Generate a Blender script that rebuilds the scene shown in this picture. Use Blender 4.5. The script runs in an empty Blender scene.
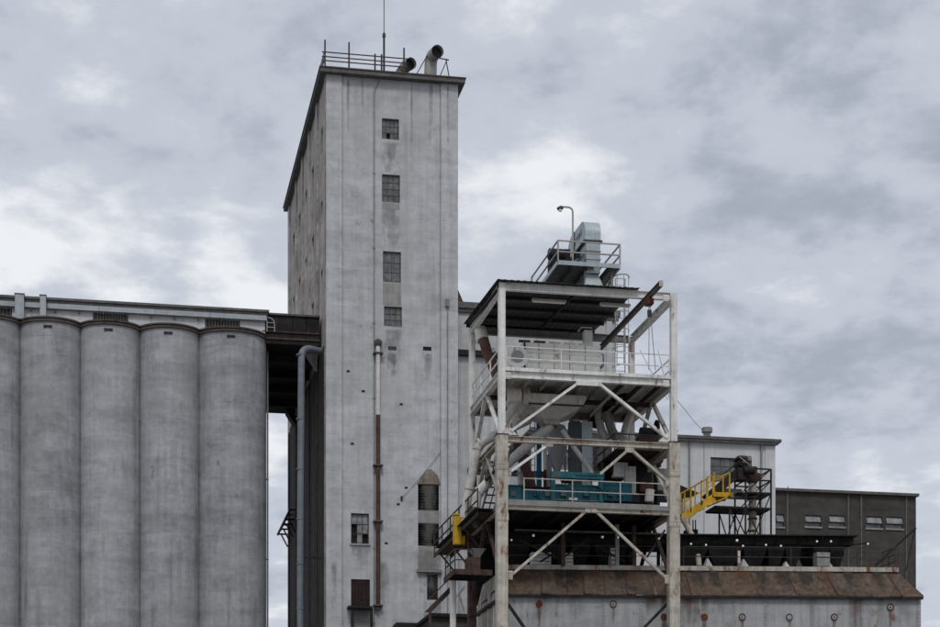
import bpy, math, random
from mathutils import Vector, Matrix
random.seed(7)
R = math.radians
SC = bpy.context.scene
COL = SC.collection

# ------------------------------------------------------------------ camera
YAW = R(10.97); FPX = 1847.0; HZ = 868.0; CAMZ = 1.7      # survey numbers of the photograph
cam = bpy.data.cameras.new('camera'); cam_o = bpy.data.objects.new('camera', cam); COL.objects.link(cam_o)
cam.sensor_width = 36.0; cam.lens = FPX / 940 * 36; cam.shift_y = (HZ - 313.5) / 940
cam.clip_start = 0.5; cam.clip_end = 9000
cam_o.location = (0, 0, CAMZ); cam_o.rotation_euler = (R(90), 0, -YAW)
SC.camera = cam_o

# ------------------------------------------------------------------ sky and sun
SUN_EL, SUN_AZ = R(50), R(192)          # azimuth clockwise from +Y (behind the camera)
w = bpy.data.worlds.new('World'); SC.world = w; w.use_nodes = True
nt = w.node_tree; nt.nodes.clear()
def N(t, kind, **kw):
    n = t.nodes.new(kind)
    for k, v in kw.items(): setattr(n, k, v)
    return n
out = N(nt, 'ShaderNodeOutputWorld'); add = N(nt, 'ShaderNodeAddShader')
sky = N(nt, 'ShaderNodeTexSky', sky_type='NISHITA', sun_disc=False, sun_elevation=SUN_EL, sun_rotation=SUN_AZ)
bg1 = N(nt, 'ShaderNodeBackground'); bg1.inputs[1].default_value = 0.01
hs = N(nt, 'ShaderNodeHueSaturation'); hs.inputs['Saturation'].default_value = 0.6
nt.links.new(sky.outputs[0], hs.inputs['Color']); nt.links.new(hs.outputs[0], bg1.inputs[0])
tc = N(nt, 'ShaderNodeTexCoord')
sep = N(nt, 'ShaderNodeSeparateXYZ'); nt.links.new(tc.outputs['Generated'], sep.inputs[0])
def math_n(t, op, a, b=None, clamp=False):
    n = N(t, 'ShaderNodeMath', operation=op); n.use_clamp = clamp
    for i, v in enumerate((a, b)):
        if v is None: continue
        if isinstance(v, (int, float)): n.inputs[i].default_value = v
        else: t.links.new(v, n.inputs[i])
    return n.outputs[0]
# cloud layer seen as a flat sheet: direction divided by height
den = math_n(nt, 'ADD', math_n(nt, 'MAXIMUM', sep.outputs[2], 0.0), 0.22)
cx = math_n(nt, 'DIVIDE', sep.outputs[0], den); cy = math_n(nt, 'DIVIDE', sep.outputs[1], den)
cmb = N(nt, 'ShaderNodeCombineXYZ'); nt.links.new(cx, cmb.inputs[0]); nt.links.new(cy, cmb.inputs[1])
mp = N(nt, 'ShaderNodeMapping'); mp.inputs['Location'].default_value = (14.14, 18.36, 2.0); mp.inputs['Rotation'].default_value = (0, 0, R(110))
nt.links.new(cmb.outputs[0], mp.inputs[0])
def noise(t, vec, scale, detail=6, rough=.55, dist=0.0):
    n = N(t, 'ShaderNodeTexNoise'); n.inputs['Scale'].default_value = scale; n.inputs['Detail'].default_value = detail
    n.inputs['Roughness'].default_value = rough; n.inputs['Distortion'].default_value = dist
    if vec is not None: t.links.new(vec, n.inputs['Vector'])
    return n.outputs['Fac']
na = noise(nt, mp.outputs[0], 1.3, 4, .5, .35); nb = noise(nt, mp.outputs[0], 5.0, 8, .55, .15)
mixn = math_n(nt, 'ADD', math_n(nt, 'MULTIPLY', math_n(nt, 'SUBTRACT', na, .5), 1.0), math_n(nt, 'MULTIPLY', math_n(nt, 'SUBTRACT', nb, .5), 1.05))
nc = noise(nt, mp.outputs[0], 13.0, 7, .6, .2)
mixn = math_n(nt, 'ADD', math_n(nt, 'ADD', mixn, .5), math_n(nt, 'MULTIPLY', math_n(nt, 'SUBTRACT', nc, .5), .5))
rp = N(nt, 'ShaderNodeValToRGB'); cr = rp.color_ramp; cr.interpolation = 'EASE'
cr.elements[0].position = .22; cr.elements[0].color = (.36, .395, .47, 1)
cr.elements[1].position = .74; cr.elements[1].color = (.84, .86, .885, 1)
e = cr.elements.new(.48); e.color = (.535, .568, .64, 1)
nt.links.new(mixn, rp.inputs[0])
bg2 = N(nt, 'ShaderNodeBackground'); bg2.inputs[1].default_value = 0.97
nt.links.new(rp.outputs[0], bg2.inputs[0])
nt.links.new(bg1.outputs[0], add.inputs[0]); nt.links.new(bg2.outputs[0], add.inputs[1]); nt.links.new(add.outputs[0], out.inputs[0])

sun = bpy.data.lights.new('sun', 'SUN'); sun.energy = 1.3; sun.angle = R(14); sun.color = (1, .97, .93)
sun_o = bpy.data.objects.new('sun', sun); COL.objects.link(sun_o)
sd = Vector((math.sin(SUN_AZ) * math.cos(SUN_EL), math.cos(SUN_AZ) * math.cos(SUN_EL), math.sin(SUN_EL)))
sun_o.rotation_euler = sd.to_track_quat('Z', 'Y').to_euler()
sun_o.location = (40, 20, 80)

SC.render.engine = 'CYCLES'
SC.view_settings.view_transform = 'Standard'; SC.view_settings.look = 'None'
SC.view_settings.exposure = 0.0; SC.view_settings.gamma = 1.0

# ------------------------------------------------------------------ measuring helpers (photo reading -> metres on a known plane)
SA, CA = math.sin(YAW), math.cos(YAW)
def at(x, y, Y):
    t = (x - 470) / FPX; k = Y / (CA - t * SA)
    return Vector((k * (SA + t * CA), Y, CAMZ + k * (HZ - y) / FPX))
def atX(x, y, X):
    t = (x - 470) / FPX; k = X / (SA + t * CA)
    return Vector((X, k * (CA - t * SA), CAMZ + k * (HZ - y) / FPX))
def px(x, Y): return at(x, 0, Y).x
V = Vector

# ------------------------------------------------------------------ materials
def weathered(name, base, vary=.25, scale=.6, streak=.3, rust=0.0, rust_col=(.16, .06, .025), rough=.85, metal=0.0,
              bump=.15, bands=0.0, band_h=1.2, fine=2.6, grime=0.0, grime_col=None, tint=None, pits=0.0, objvar=.16):
    m = bpy.data.materials.new(name); m.use_nodes = True; t = m.node_tree; b = t.nodes['Principled BSDF']
    g = N(t, 'ShaderNodeNewGeometry'); P = g.outputs['Position']
    def mapped(s):
        q = N(t, 'ShaderNodeMapping'); q.inputs['Scale'].default_value = s; t.links.new(P, q.inputs[0]); return q.outputs[0]
    big = noise(t, P, scale, 7, .6, .3)
    st = noise(t, mapped((1, 1, .03)), scale * 8, 6, .62)
    hz = noise(t, mapped((.6, .6, 2.2)), scale * 1.6, 6, .6, .2)
    fi = noise(t, P, fine, 6, .7)
    def c0(n, k): return math_n(t, 'MULTIPLY', math_n(t, 'SUBTRACT', n, .5), k)
    f = math_n(t, 'ADD', c0(big, 4.5 * vary), c0(st, 5.0 * streak))
    f = math_n(t, 'ADD', f, math_n(t, 'ADD', c0(fi, 4.5 * vary), c0(hz, 5.5 * vary)))
    if pits:
        pn = noise(t, mapped((1, 1, .55)), 1.7, 9, .72, .3)
        pm = math_n(t, 'MULTIPLY', math_n(t, 'SUBTRACT', pn, .625, True), 14.0, True)
        f = math_n(t, 'SUBTRACT', f, math_n(t, 'MULTIPLY', pm, pits))
        ln_ = noise(t, mapped((1.3, 1.3, .8)), .9, 8, .68, .2)
        lm_ = math_n(t, 'MULTIPLY', math_n(t, 'SUBTRACT', ln_, .60, True), 9.0, True)
        f = math_n(t, 'ADD', f, math_n(t, 'MULTIPLY', lm_, pits * .45))
    if bands:
        s = N(t, 'ShaderNodeSeparateXYZ'); t.links.new(P, s.inputs[0])
        zz = math_n(t, 'ADD', s.outputs[2], math_n(t, 'MULTIPLY', math_n(t, 'SUBTRACT', big, .5), .25))
        c = N(t, 'ShaderNodeCombineXYZ'); zf = math_n(t, 'FLOOR', math_n(t, 'DIVIDE', zz, band_h)); t.links.new(zf, c.inputs[2])
        t.links.new(math_n(t, 'FLOOR', math_n(t, 'ADD', math_n(t, 'DIVIDE', math_n(t, 'ADD', s.outputs[0], math_n(t, 'MULTIPLY', big, 1.5)), 2.3), math_n(t, 'MULTIPLY', zf, .37))), c.inputs[0])
        wn = N(t, 'ShaderNodeTexWhiteNoise', noise_dimensions='3D'); t.links.new(c.outputs[0], wn.inputs['Vector'])
        f = math_n(t, 'ADD', f, math_n(t, 'MULTIPLY', math_n(t, 'SUBTRACT', wn.outputs['Value'], .5), bands))
        fr = math_n(t, 'FRACT', math_n(t, 'DIVIDE', zz, band_h))
        ln = math_n(t, 'LESS_THAN', fr, .03)
        br = noise(t, mapped((1, 1, .3)), .9, 4, .6)
        ln = math_n(t, 'MULTIPLY', ln, math_n(t, 'MULTIPLY', math_n(t, 'SUBTRACT', br, .47, True), 3.0, True))
        f = math_n(t, 'SUBTRACT', f, math_n(t, 'MULTIPLY', ln, .5))
    oi = N(t, 'ShaderNodeObjectInfo')
    f = math_n(t, 'ADD', f, math_n(t, 'MULTIPLY', math_n(t, 'SUBTRACT', oi.outputs['Random'], .5), objvar))
    val = math_n(t, 'MAXIMUM', math_n(t, 'ADD', f, 1.0), .25)
    mul = N(t, 'ShaderNodeVectorMath', operation='SCALE'); mul.inputs[0].default_value = base; t.links.new(val, mul.inputs['Scale'])
    colr = mul.outputs[0]
    def over(colr, mask, c):
        x = N(t, 'ShaderNodeMix', data_type='RGBA'); t.links.new(mask, x.inputs['Factor']); t.links.new(colr, x.inputs[6])
        x.inputs[7].default_value = (*c, 1); return x.outputs[2]
    if tint:
        tn = noise(t, mapped((1, 1, .5)), scale * .55, 4, .6)
        colr = over(colr, math_n(t, 'MULTIPLY', math_n(t, 'SUBTRACT', tn, .48, True), 2.2, True), tint)
    if grime:
        gn = noise(t, mapped((1, 1, .06)), 1.6, 7, .65); gk = noise(t, P, .35, 5, .6)
        gm = math_n(t, 'MULTIPLY', math_n(t, 'SUBTRACT', math_n(t, 'ADD', math_n(t, 'MULTIPLY', gn, .6), math_n(t, 'MULTIPLY', gk, .5)), .61 - .13 * grime, True), 6.0, True)
        colr = over(colr, math_n(t, 'MULTIPLY', gm, .8), grime_col or (.05, .048, .045))
    if rust:
        rn = noise(t, mapped((1, 1, .35)), 2.2, 8, .7, .4)
        rm = math_n(t, 'MULTIPLY', math_n(t, 'SUBTRACT', rn, .615 - .15 * rust, True), 9.0, True)
        colr = over(colr, rm, rust_col)
    t.links.new(colr, b.inputs['Base Color'])
    b.inputs['Roughness'].default_value = rough; b.inputs['Metallic'].default_value = metal
    b.inputs['Specular IOR Level'].default_value = .5 if metal else .15
    if bump:
        bp = N(t, 'ShaderNodeBump'); bp.inputs['Strength'].default_value = bump; bp.inputs['Distance'].default_value = .06
        t.links.new(math_n(t, 'ADD', math_n(t, 'MULTIPLY', fi, .6), big), bp.inputs['Height']); t.links.new(bp.outputs[0], b.inputs['Normal'])
    return m
M = {}
M['silo'] = weathered('silo_concrete', (0.297, 0.305, 0.321), .16, .42, .10, bands=.2, band_h=1.25, grime=.12, grime_col=(.13, .132, .135), tint=(.30, .295, .285), bump=.3, pits=.55)
M['rim'] = weathered('rim_brown', (.085, .072, .068), .25, 1.5, .2, rust=.4, rust_col=(.11, .06, .045))
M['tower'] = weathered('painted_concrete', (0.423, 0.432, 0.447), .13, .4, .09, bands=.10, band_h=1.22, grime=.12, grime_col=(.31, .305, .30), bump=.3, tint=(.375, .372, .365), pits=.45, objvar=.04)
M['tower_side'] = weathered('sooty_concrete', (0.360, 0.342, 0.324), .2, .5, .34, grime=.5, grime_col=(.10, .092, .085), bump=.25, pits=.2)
M['soot_shade'] = weathered('soot_and_shade', (.040, .037, .034), .3, .6, .5, grime=.2, grime_col=(.02, .019, .018), rust=.15, rust_col=(.07, .045, .03))  # near-black colour holds both soot and the shade under the bridge
M['annex'] = weathered('annex_render', (0.425, 0.429, 0.433), .10, .5, .12, grime=.1, grime_col=(.2, .2, .2), pits=.2)
M['pier'] = weathered('grey_patch_concrete', (0.261, 0.252, 0.243), .14, 1.0, .15, pits=.3)
M['cornice'] = weathered('cornice_grey', (.115, .11, .108), .18, 1.5, .2)
M['fascia'] = weathered('galvanised_fascia', (0.324, 0.356, 0.378), .10, 1.2, .1, rough=.5, metal=.2, pits=.2)
M['white_wall'] = weathered('white_painted_wall', (0.538, 0.546, 0.554), .07, .5, .07, grime=.0, grime_col=(.3, .3, .3), pits=.12)
M['dark_wall'] = weathered('dark_render', (.062, .057, .051), .2, .5, .05, pits=.4, grime=.2, grime_col=(.045, .042, .038))
M['louver'] = weathered('louvre_grey', (.085, .08, .076), .2, 2, .15)
M['black'] = weathered('black_steel', (.020, .020, .021), .2, 2, .15, rough=.6)
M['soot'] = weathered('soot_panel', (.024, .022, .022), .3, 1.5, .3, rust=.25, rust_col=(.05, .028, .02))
M['bridge'] = weathered('bitumen_sheet', (.015, .014, .014), .35, 1.1, .4, rust=.4, rust_col=(.05, .034, .026), rough=.6)
M['white_steel'] = weathered('white_painted_steel', (0.647, 0.639, 0.622), .08, 1.2, .12, rust=.3, rough=.6, bump=.05, pits=.2, grime=.15, grime_col=(.33, .31, .28))
M['cream_steel'] = weathered('cream_painted_steel', (0.415, 0.386, 0.336), .14, 1.2, .22, rust=.5, rough=.7, bump=.1, grime=.2, grime_col=(.24, .19, .15), pits=.2)
M['grey_steel'] = weathered('grey_steel', (.22, .215, .21), .15, 1.5, .15, rust=.3, rough=.6, bump=.05)
M['rail'] = weathered('rail_steel', (.33, .33, .32), .1, 2, .1, rough=.6, bump=0)
M['dark_rail'] = weathered('dark_rail', (.055, .048, .045), .2, 2, .1, rust=.3, rough=.6, bump=0)
M['brown_steel'] = weathered('rusty_brown_steel', (.07, .047, .04), .25, 1.5, .2, rust=.45, rust_col=(.095, .05, .034))
M['red_brown'] = weathered('red_brown_duct', (.12, .068, .06), .2, 1.5, .2, rust=.3)
M['galv'] = weathered('galvanised_steel', (.34, .39, .40), .10, 1.5, .1, rough=.42, metal=.4, bump=.04, pits=.15)
M['beige'] = weathered('beige_painted_sheet', (.66, .63, .57), .10, .9, .18, rust=.2, rough=.6, pits=.15)
M['duct'] = weathered('grey_white_duct', (.52, .505, .48), .10, 1.0, .16, rust=.2, rough=.55, pits=.15)
M['exhaust'] = weathered('dull_exhaust_sheet', (.30, .295, .28), .12, 1.0, .2, rust=.2, rough=.6)
M['machine'] = weathered('machine_white', (.84, .83, .79), .07, 1.2, .1, rust=.15, rough=.55)
M['teal'] = weathered('teal_paint', (.022, .115, .14), .16, 1.5, .2, rust=.2, rough=.5, grime=.15, grime_col=(.03, .06, .065))
M['blue'] = weathered('blue_paint', (.016, .10, .145), .16, 1.5, .2, rough=.5, grime=.2, grime_col=(.02, .04, .05))
M['yellow'] = weathered('yellow_paint', (.50, .30, .025), .12, 1.5, .2, rust=.45, rough=.65, grime=.45, grime_col=(.25, .15, .035))
M['blue_pipe'] = weathered('blue_grey_pipe', (.150, .168, .185), .12, 1.0, .2, rough=.5, pits=.2)
M['tank'] = weathered('tank_steel', (0.302, 0.309, 0.315), .10, .8, .16, rust=.2, rough=.65, tint=(.25, .25, .245), grime=.1, grime_col=(.17, .16, .15), pits=.2)
M['tank_side'] = weathered('tank_side_steel', (.36, .335, .30), .12, .8, .2, rust=.25, rough=.65, grime=.3, grime_col=(.15, .12, .1))
M['roof'] = weathered('rusty_roof_sheet', (0.090, 0.065, 0.049), .2, .6, .42, rust=.42, rust_col=(.115, .066, .042), grime=.2, grime_col=(.105, .10, .095))
M['rust'] = weathered('rust', (.10, .035, .02), .3, 4, .3)
M['corr'] = weathered('dark_roof_sheet', (.055, .055, .056), .2, 1.2, .2, rough=.6)
M['board'] = weathered('brown_board', (0.030, 0.018, 0.017), .2, 2, .3)
M['ground'] = weathered('gravel_ground', (.20, .195, .185), .2, .08, .0, fine=3)
M['marking'] = weathered('dark_lettering', (.06, .08, .09), .1, 2, .1, bump=0)
M['plate'] = weathered('white_plate', (.7, .7, .68), .1, 2, .1, bump=0)
M['bright_blue'] = weathered('bright_blue_paint', (.012, .13, .24), .12, 1.5, .15, rust=.2, rough=.5)
M['hoist'] = weathered('worn_hoist_paint', (.10, .09, .082), .2, 1.5, .2, rust=.6, rust_col=(.16, .10, .07))
M['hood'] = weathered('rusty_hood', (.20, .168, .135), .2, 1.2, .2, rust=.4, rust_col=(.13, .09, .06))
M['dark_leg'] = weathered('slate_casing', (.105, .125, .14), .12, 1.2, .15, rough=.5)
def stain_mat(name, c, strength):
    m = bpy.data.materials.new(name); m.use_nodes = True; t = m.node_tree; b = t.nodes['Principled BSDF']
    b.inputs['Base Color'].default_value = (*c, 1); b.inputs['Roughness'].default_value = .9
    tc_ = N(t, 'ShaderNodeTexCoord'); sp_ = N(t, 'ShaderNodeSeparateXYZ'); t.links.new(tc_.outputs['Generated'], sp_.inputs[0])
    g = N(t, 'ShaderNodeNewGeometry'); q = N(t, 'ShaderNodeMapping'); q.inputs['Scale'].default_value = (1, 1, .16); t.links.new(g.outputs['Position'], q.inputs[0])
    n = noise(t, q.outputs[0], 5.0, 7, .65); n2 = noise(t, g.outputs['Position'], 1.6, 6, .65)
    cx_ = math_n(t, 'ABSOLUTE', math_n(t, 'SUBTRACT', math_n(t, 'MULTIPLY', sp_.outputs[0], 2.0), 1.0))
    fx_ = math_n(t, 'SUBTRACT', 1.0, math_n(t, 'POWER', cx_, 1.6)); fz_ = math_n(t, 'POWER', sp_.outputs[2], .8)
    up = math_n(t, 'MULTIPLY', math_n(t, 'SUBTRACT', 1.0, sp_.outputs[2]), 14.0, True)
    a = math_n(t, 'ADD', math_n(t, 'MULTIPLY', math_n(t, 'MULTIPLY', fx_, fz_), 1.3), math_n(t, 'MULTIPLY', math_n(t, 'SUBTRACT', math_n(t, 'ADD', n, n2), 1.0), 2.0))
    a = math_n(t, 'SUBTRACT', a, .30, True)
    a = math_n(t, 'MULTIPLY', math_n(t, 'MULTIPLY', a, math_n(t, 'MULTIPLY', fx_, 2.0, True)), math_n(t, 'MULTIPLY', math_n(t, 'MULTIPLY', fz_, 4.0, True), strength))
    t.links.new(math_n(t, 'MULTIPLY', a, up), b.inputs['Alpha']); return m
M['rust_stain'] = stain_mat('rust_run', (.11, .045, .022), .55)
M['dark_roof_stain'] = stain_mat('dark_roof_run', (.03, .026, .023), .9)
M['soot_stain'] = stain_mat('soot_run', (.20, .19, .18), .42)
M['strip'] = weathered('tube_cover', (.55, .53, .48), .1, 2, .1, bump=0)
def glass(name, c, rough=.15):
    m = bpy.data.materials.new(name); m.use_nodes = True; t = m.node_tree; b = t.nodes['Principled BSDF']
    g = N(t, 'ShaderNodeNewGeometry'); n = noise(t, g.outputs['Position'], 2.5, 6, .6)
    r = N(t, 'ShaderNodeValToRGB'); r.color_ramp.elements[0].position = .35; r.color_ramp.elements[1].position = .7
    r.color_ramp.elements[0].color = (*[v * .5 for v in c], 1); r.color_ramp.elements[1].color = (*[v * 1.5 for v in c], 1)
    t.links.new(n, r.inputs[0]); t.links.new(r.outputs[0], b.inputs['Base Color'])
    b.inputs['Roughness'].default_value = rough; return m
M['glass_dark'] = glass('dirty_dark_glass', (.035, .037, .04))
M['glass_grey'] = glass('dusty_grey_glass', (.12, .12, .122), .3)
M['glass_pale'] = glass('pale_translucent_glass', (.2, .203, .206), .3)
lm = bpy.data.materials.new('lamp_globe'); lm.use_nodes = True; b = lm.node_tree.nodes['Principled BSDF']
b.inputs['Base Color'].default_value = (.8, .8, .78, 1); b.inputs['Emission Color'].default_value = (1, .98, .95, 1); b.inputs['Emission Strength'].default_value = .1
M['globe'] = lm

# ------------------------------------------------------------------ mesh helpers
class MB:
    def __init__(s): s.v = []; s.f = []
    def add(s, vs, fs):
        o = len(s.v); s.v += [V(p) for p in vs]; s.f += [[i + o for i in f] for f in fs]; return s
    def box(s, a, b):
        a, b = V(a), V(b)
        lo = V(map(min, a, b)); hi = V(map(max, a, b))
        vs = [(x, y, z) for z in (lo.z, hi.z) for y in (lo.y, hi.y) for x in (lo.x, hi.x)]
        return s.add(vs, [(0, 2, 3, 1), (4, 5, 7, 6), (0, 1, 5, 4), (2, 6, 7, 3), (0, 4, 6, 2), (1, 3, 7, 5)])
    def prof(s, p0, p1, poly, up=V((0, 0, 1))):
        """extrude a 2-D outline (side, up) from p0 to p1"""
        p0, p1 = V(p0), V(p1); d = (p1 - p0).normalized()
        if abs(d.dot(up)) > .98: up = V((0, 1, 0))
        sx = d.cross(up).normalized(); uy = sx.cross(d).normalized(); n = len(poly)
        vs = [p + sx * a + uy * b for p in (p0, p1) for a, b in poly]
        fs = [(i, (i + 1) % n, n + (i + 1) % n, n + i) for i in range(n)]
        return s.add(vs, fs + [tuple(range(n - 1, -1, -1)), tuple(range(n, 2 * n))])
    def bar(s, p0, p1, w, h=None, up=V((0, 0, 1))):
        h = h or w
        return s.prof(p0, p1, [(-w / 2, -h / 2), (w / 2, -h / 2), (w / 2, h / 2), (-w / 2, h / 2)], up)
    def ibeam(s, p0, p1, w, h, t=.03, up=V((0, 0, 1))):
        a, b, c = w / 2, h / 2, t / 2
        return s.prof(p0, p1, [(-a, -b), (a, -b), (a, -b + t), (c, -b + t), (c, b - t), (a, b - t), (a, b), (-a, b), (-a, b - t), (-c, b - t), (-c, -b + t), (-a, -b + t)], up)
    def tube(s, pts, r, n=10, cap=True):
        pts = [V(p) for p in pts]; rings = []; prev = None
        rr = r if isinstance(r, (list, tuple)) else [r] * len(pts)
        for i, p in enumerate(pts):
            d = (pts[min(i + 1, len(pts) - 1)] - pts[max(i - 1, 0)]).normalized()
            if prev is None: u = d.orthogonal().normalized()
            else: u = (prev - d * prev.dot(d)).normalized()
            prev = u; q = d.cross(u)
            rings.append([p + (u * math.cos(2 * math.pi * k / n) + q * math.sin(2 * math.pi * k / n)) * rr[i] for k in range(n)])
        o = [p for rg in rings for p in rg]; fs = []
        for i in range(len(pts) - 1):
            for k in range(n):
                fs.append((i * n + k, i * n + (k + 1) % n, (i + 1) * n + (k + 1) % n, (i + 1) * n + k))
        if cap: fs += [tuple(range(n - 1, -1, -1)), tuple(range((len(pts) - 1) * n, len(pts) * n))]
        return s.add(o, fs)
    def lathe(s, c, prof, n=48):
        """revolve (radius, z) outline round a vertical axis at c"""
        vs = [V((c[0] + r * math.cos(2 * math.pi * k / n), c[1] + r * math.sin(2 * math.pi * k / n), z)) for r, z in prof for k in range(n)]
        fs = [(i * n + k, i * n + (k + 1) % n, (i + 1) * n + (k + 1) % n, (i + 1) * n + k) for i in range(len(prof) - 1) for k in range(n)]
        return s.add(vs, fs + [tuple(range(n - 1, -1, -1)), tuple(range((len(prof) - 1) * n, len(prof) * n))])
    def frustum(s, lo, hi):
        """two 4-corner loops, bottom and top"""
        vs = list(lo) + list(hi)
        return s.add(vs, [(3, 2, 1, 0), (4, 5, 6, 7)] + [(i, (i + 1) % 4, 4 + (i + 1) % 4, 4 + i) for i in range(4)])
    def extr(s, poly, d):
        n = len(poly); vs = [V(p) for p in poly] + [V(p) + V(d) for p in poly]
        return s.add(vs, [tuple(range(n - 1, -1, -1)), tuple(range(n, 2 * n))] + [(i, (i + 1) % n, n + (i + 1) % n, n + i) for i in range(n)])
    def build(s, name, mat, parent=None, smooth=False, label=None):
        me = bpy.data.meshes.new(name)
        lo = V((min(p.x for p in s.v), min(p.y for p in s.v), min(p.z for p in s.v)))
        hi = V((max(p.x for p in s.v), max(p.y for p in s.v), max(p.z for p in s.v)))
        org = V(((lo.x + hi.x) / 2, (lo.y + hi.y) / 2, lo.z))
        me.from_pydata([p - org for p in s.v], [], s.f); me.update()
        import bmesh
        bm = bmesh.new(); bm.from_mesh(me); bmesh.ops.recalc_face_normals(bm, faces=bm.faces); bm.to_mesh(me); bm.free()
        me.materials.append(M[mat])
        if smooth:
            me.polygons.foreach_set('use_smooth', [True] * len(me.polygons))
            me.set_sharp_from_angle(angle=R(38))
        o = bpy.data.objects.new(name, me); COL.objects.link(o)
        if parent is not None:
            o.parent = parent; o.location = org - WORLD[parent]
        else: o.location = org
        WORLD[o] = org
        if label: o['label'] = label
        return o
WORLD = {}
def thing(name, label, cat, loc, group=None):
    o = bpy.data.objects.new(name, None); o.empty_display_size = .3; COL.objects.link(o); o.location = loc
    WORLD[o] = V(loc); o['label'] = label; o['category'] = cat
    if group: o['group'] = group
    return o
def tag(o, label, cat, group=None, kind=None):
    if label: o['label'] = label
    if cat: o['category'] = cat
    if group: o['group'] = group
    if kind: o['kind'] = kind
    return o
def bar(name, mat, par, p0, p1, w, h=None): return MB().bar(p0, p1, w, h).build(name, mat, par)
def ib(name, mat, par, p0, p1, w, h, t=.03): return MB().ibeam(p0, p1, w, h, t).build(name, mat, par)
def box(name, mat, par, a, b): return MB().box(a, b).build(name, mat, par)
def tub(name, mat, par, pts, r, n=10): return MB().tube(pts, r, n).build(name, mat, par, True)
def bend(pts, rad, seg=6):
    """round the inner corners of a polyline"""
    pts = [V(p) for p in pts]; o = [pts[0]]
    for i in range(1, len(pts) - 1):
        a, b, c = pts[i - 1], pts[i], pts[i + 1]
        d1 = (a - b).normalized(); d2 = (c - b).normalized(); L = min(rad, (a - b).length * .48, (c - b).length * .48)
        s0, s1 = b + d1 * L, b + d2 * L
        for k in range(seg + 1):
            t = k / seg; o.append(s0 * (1 - t) ** 2 + b * 2 * t * (1 - t) + s1 * t * t)
    return o + [pts[-1]]
def railing(label, pts, h=1.07, step=2.0, mat='rail', r=.028, mids=(.5,), group=None, name='guard_railing', closed=False):
    pts = [V(p) for p in pts]; t = thing(name, label, 'railing', pts[0], group)
    for a, b in zip(pts, pts[1:]):
        for f in (1.0,) + tuple(mids): bar('rail', mat, t, a + V((0, 0, h * f)), b + V((0, 0, h * f)), r * 2)
        n = max(1, round((b - a).length / step))
        for i in range(n + 1):
            if i == n and b is not pts[-1]: continue
            p = a.lerp(b, i / n); bar('post', mat, t, p, p + V((0, 0, h + r)), r * 2.2)
    return t
def wall_holes(x0, x1, z0, z1, holes, Y, depth):
    """front wall in the XZ plane at Y with real openings (reveals go back by depth)"""
    xs = sorted({x0, x1, *[h[0] for h in holes], *[h[1] for h in holes]}); zs = sorted({z0, z1, *[h[2] for h in holes], *[h[3] for h in holes]})
    m = MB()
    for a, b in zip(xs, xs[1:]):
        for c, d in zip(zs, zs[1:]):
            mx, mz = (a + b) / 2, (c + d) / 2
            if any(h[0] < mx < h[1] and h[2] < mz < h[3] for h in holes): continue
            m.add([(a, Y, c), (b, Y, c), (b, Y, d), (a, Y, d)], [(0, 1, 2, 3)])
    for a, b, c, d in holes:
        for p, q in (((a, c), (b, c)), ((b, c), (b, d)), ((b, d), (a, d)), ((a, d), (a, c))):
            m.add([(p[0], Y, p[1]), (q[0], Y, q[1]), (q[0], Y + depth, q[1]), (p[0], Y + depth, p[1])], [(0, 1, 2, 3)])
    return m
def window(par, a, b, c, d, Y, nx, nz, gl='glass_dark', fr='louver', fw=.06, mw=.035, broken=()):
    """steel window in an opening x a..b, z c..d with its frame at Y"""
    f = MB()
    f.box((a, Y, c), (a + fw, Y + .07, d)).box((b - fw, Y, c), (b, Y + .07, d)).box((a + fw, Y, c), (b - fw, Y + .07, c + fw)).box((a + fw, Y, d - fw), (b - fw, Y + .07, d))
    wo = f.build('window', fr, par)
    dx, dz = (b - a - 2 * fw) / nx, (d - c - 2 * fw) / nz
    for i in range(nx):
        for k in range(nz):
            if (i, k) in broken: continue
            x, z = a + fw + i * dx, c + fw + k * dz
            tilt = random.uniform(-.006, .006)
            MB().add([(x, Y + .045 + tilt, z), (x + dx, Y + .045 - tilt, z), (x + dx, Y + .045 - tilt, z + dz), (x, Y + .045 + tilt, z + dz)], [(0, 1, 2, 3)]).build('pane', gl if random.random() < .85 else random.choice(['glass_dark', 'glass_grey']), wo)
    g = MB()
    for i in range(1, nx): g.box((a + fw + i * dx - mw / 2, Y + .015, c + fw), (a + fw + i * dx + mw / 2, Y + .06, d - fw))
    for k in range(1, nz): g.box((a + fw, Y + .02, c + fw + k * dz - mw / 2), (b - fw, Y + .055, c + fw + k * dz + mw / 2))
    if nx * nz > 1: g.build('muntin', fr, wo)
    return wo
def copy_tree(o, parent=None, off=V((0, 0, 0))):
    c = o.copy(); COL.objects.link(c)
    c.parent = parent
    if parent is None: c.location = o.location + off
    WORLD[c] = WORLD[o] + off
    for ch in list(o.children): copy_tree(ch, c, off)
    return c

def stain(par, a, b, c, d, Y, mat='soot_stain'):
    return MB().add([(a, Y, c), (b, Y, c), (b, Y, d), (a, Y, d)], [(0, 1, 2, 3)]).build('stain', mat, par)
# ------------------------------------------------------------------ ground
g = MB().add([(-3000, -2500, 0), (3500, -2500, 0), (3500, 4000, 0), (-3000, 4000, 0)], [(0, 1, 2, 3)]).build('ground', 'ground'); g['kind'] = 'structure'

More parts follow.
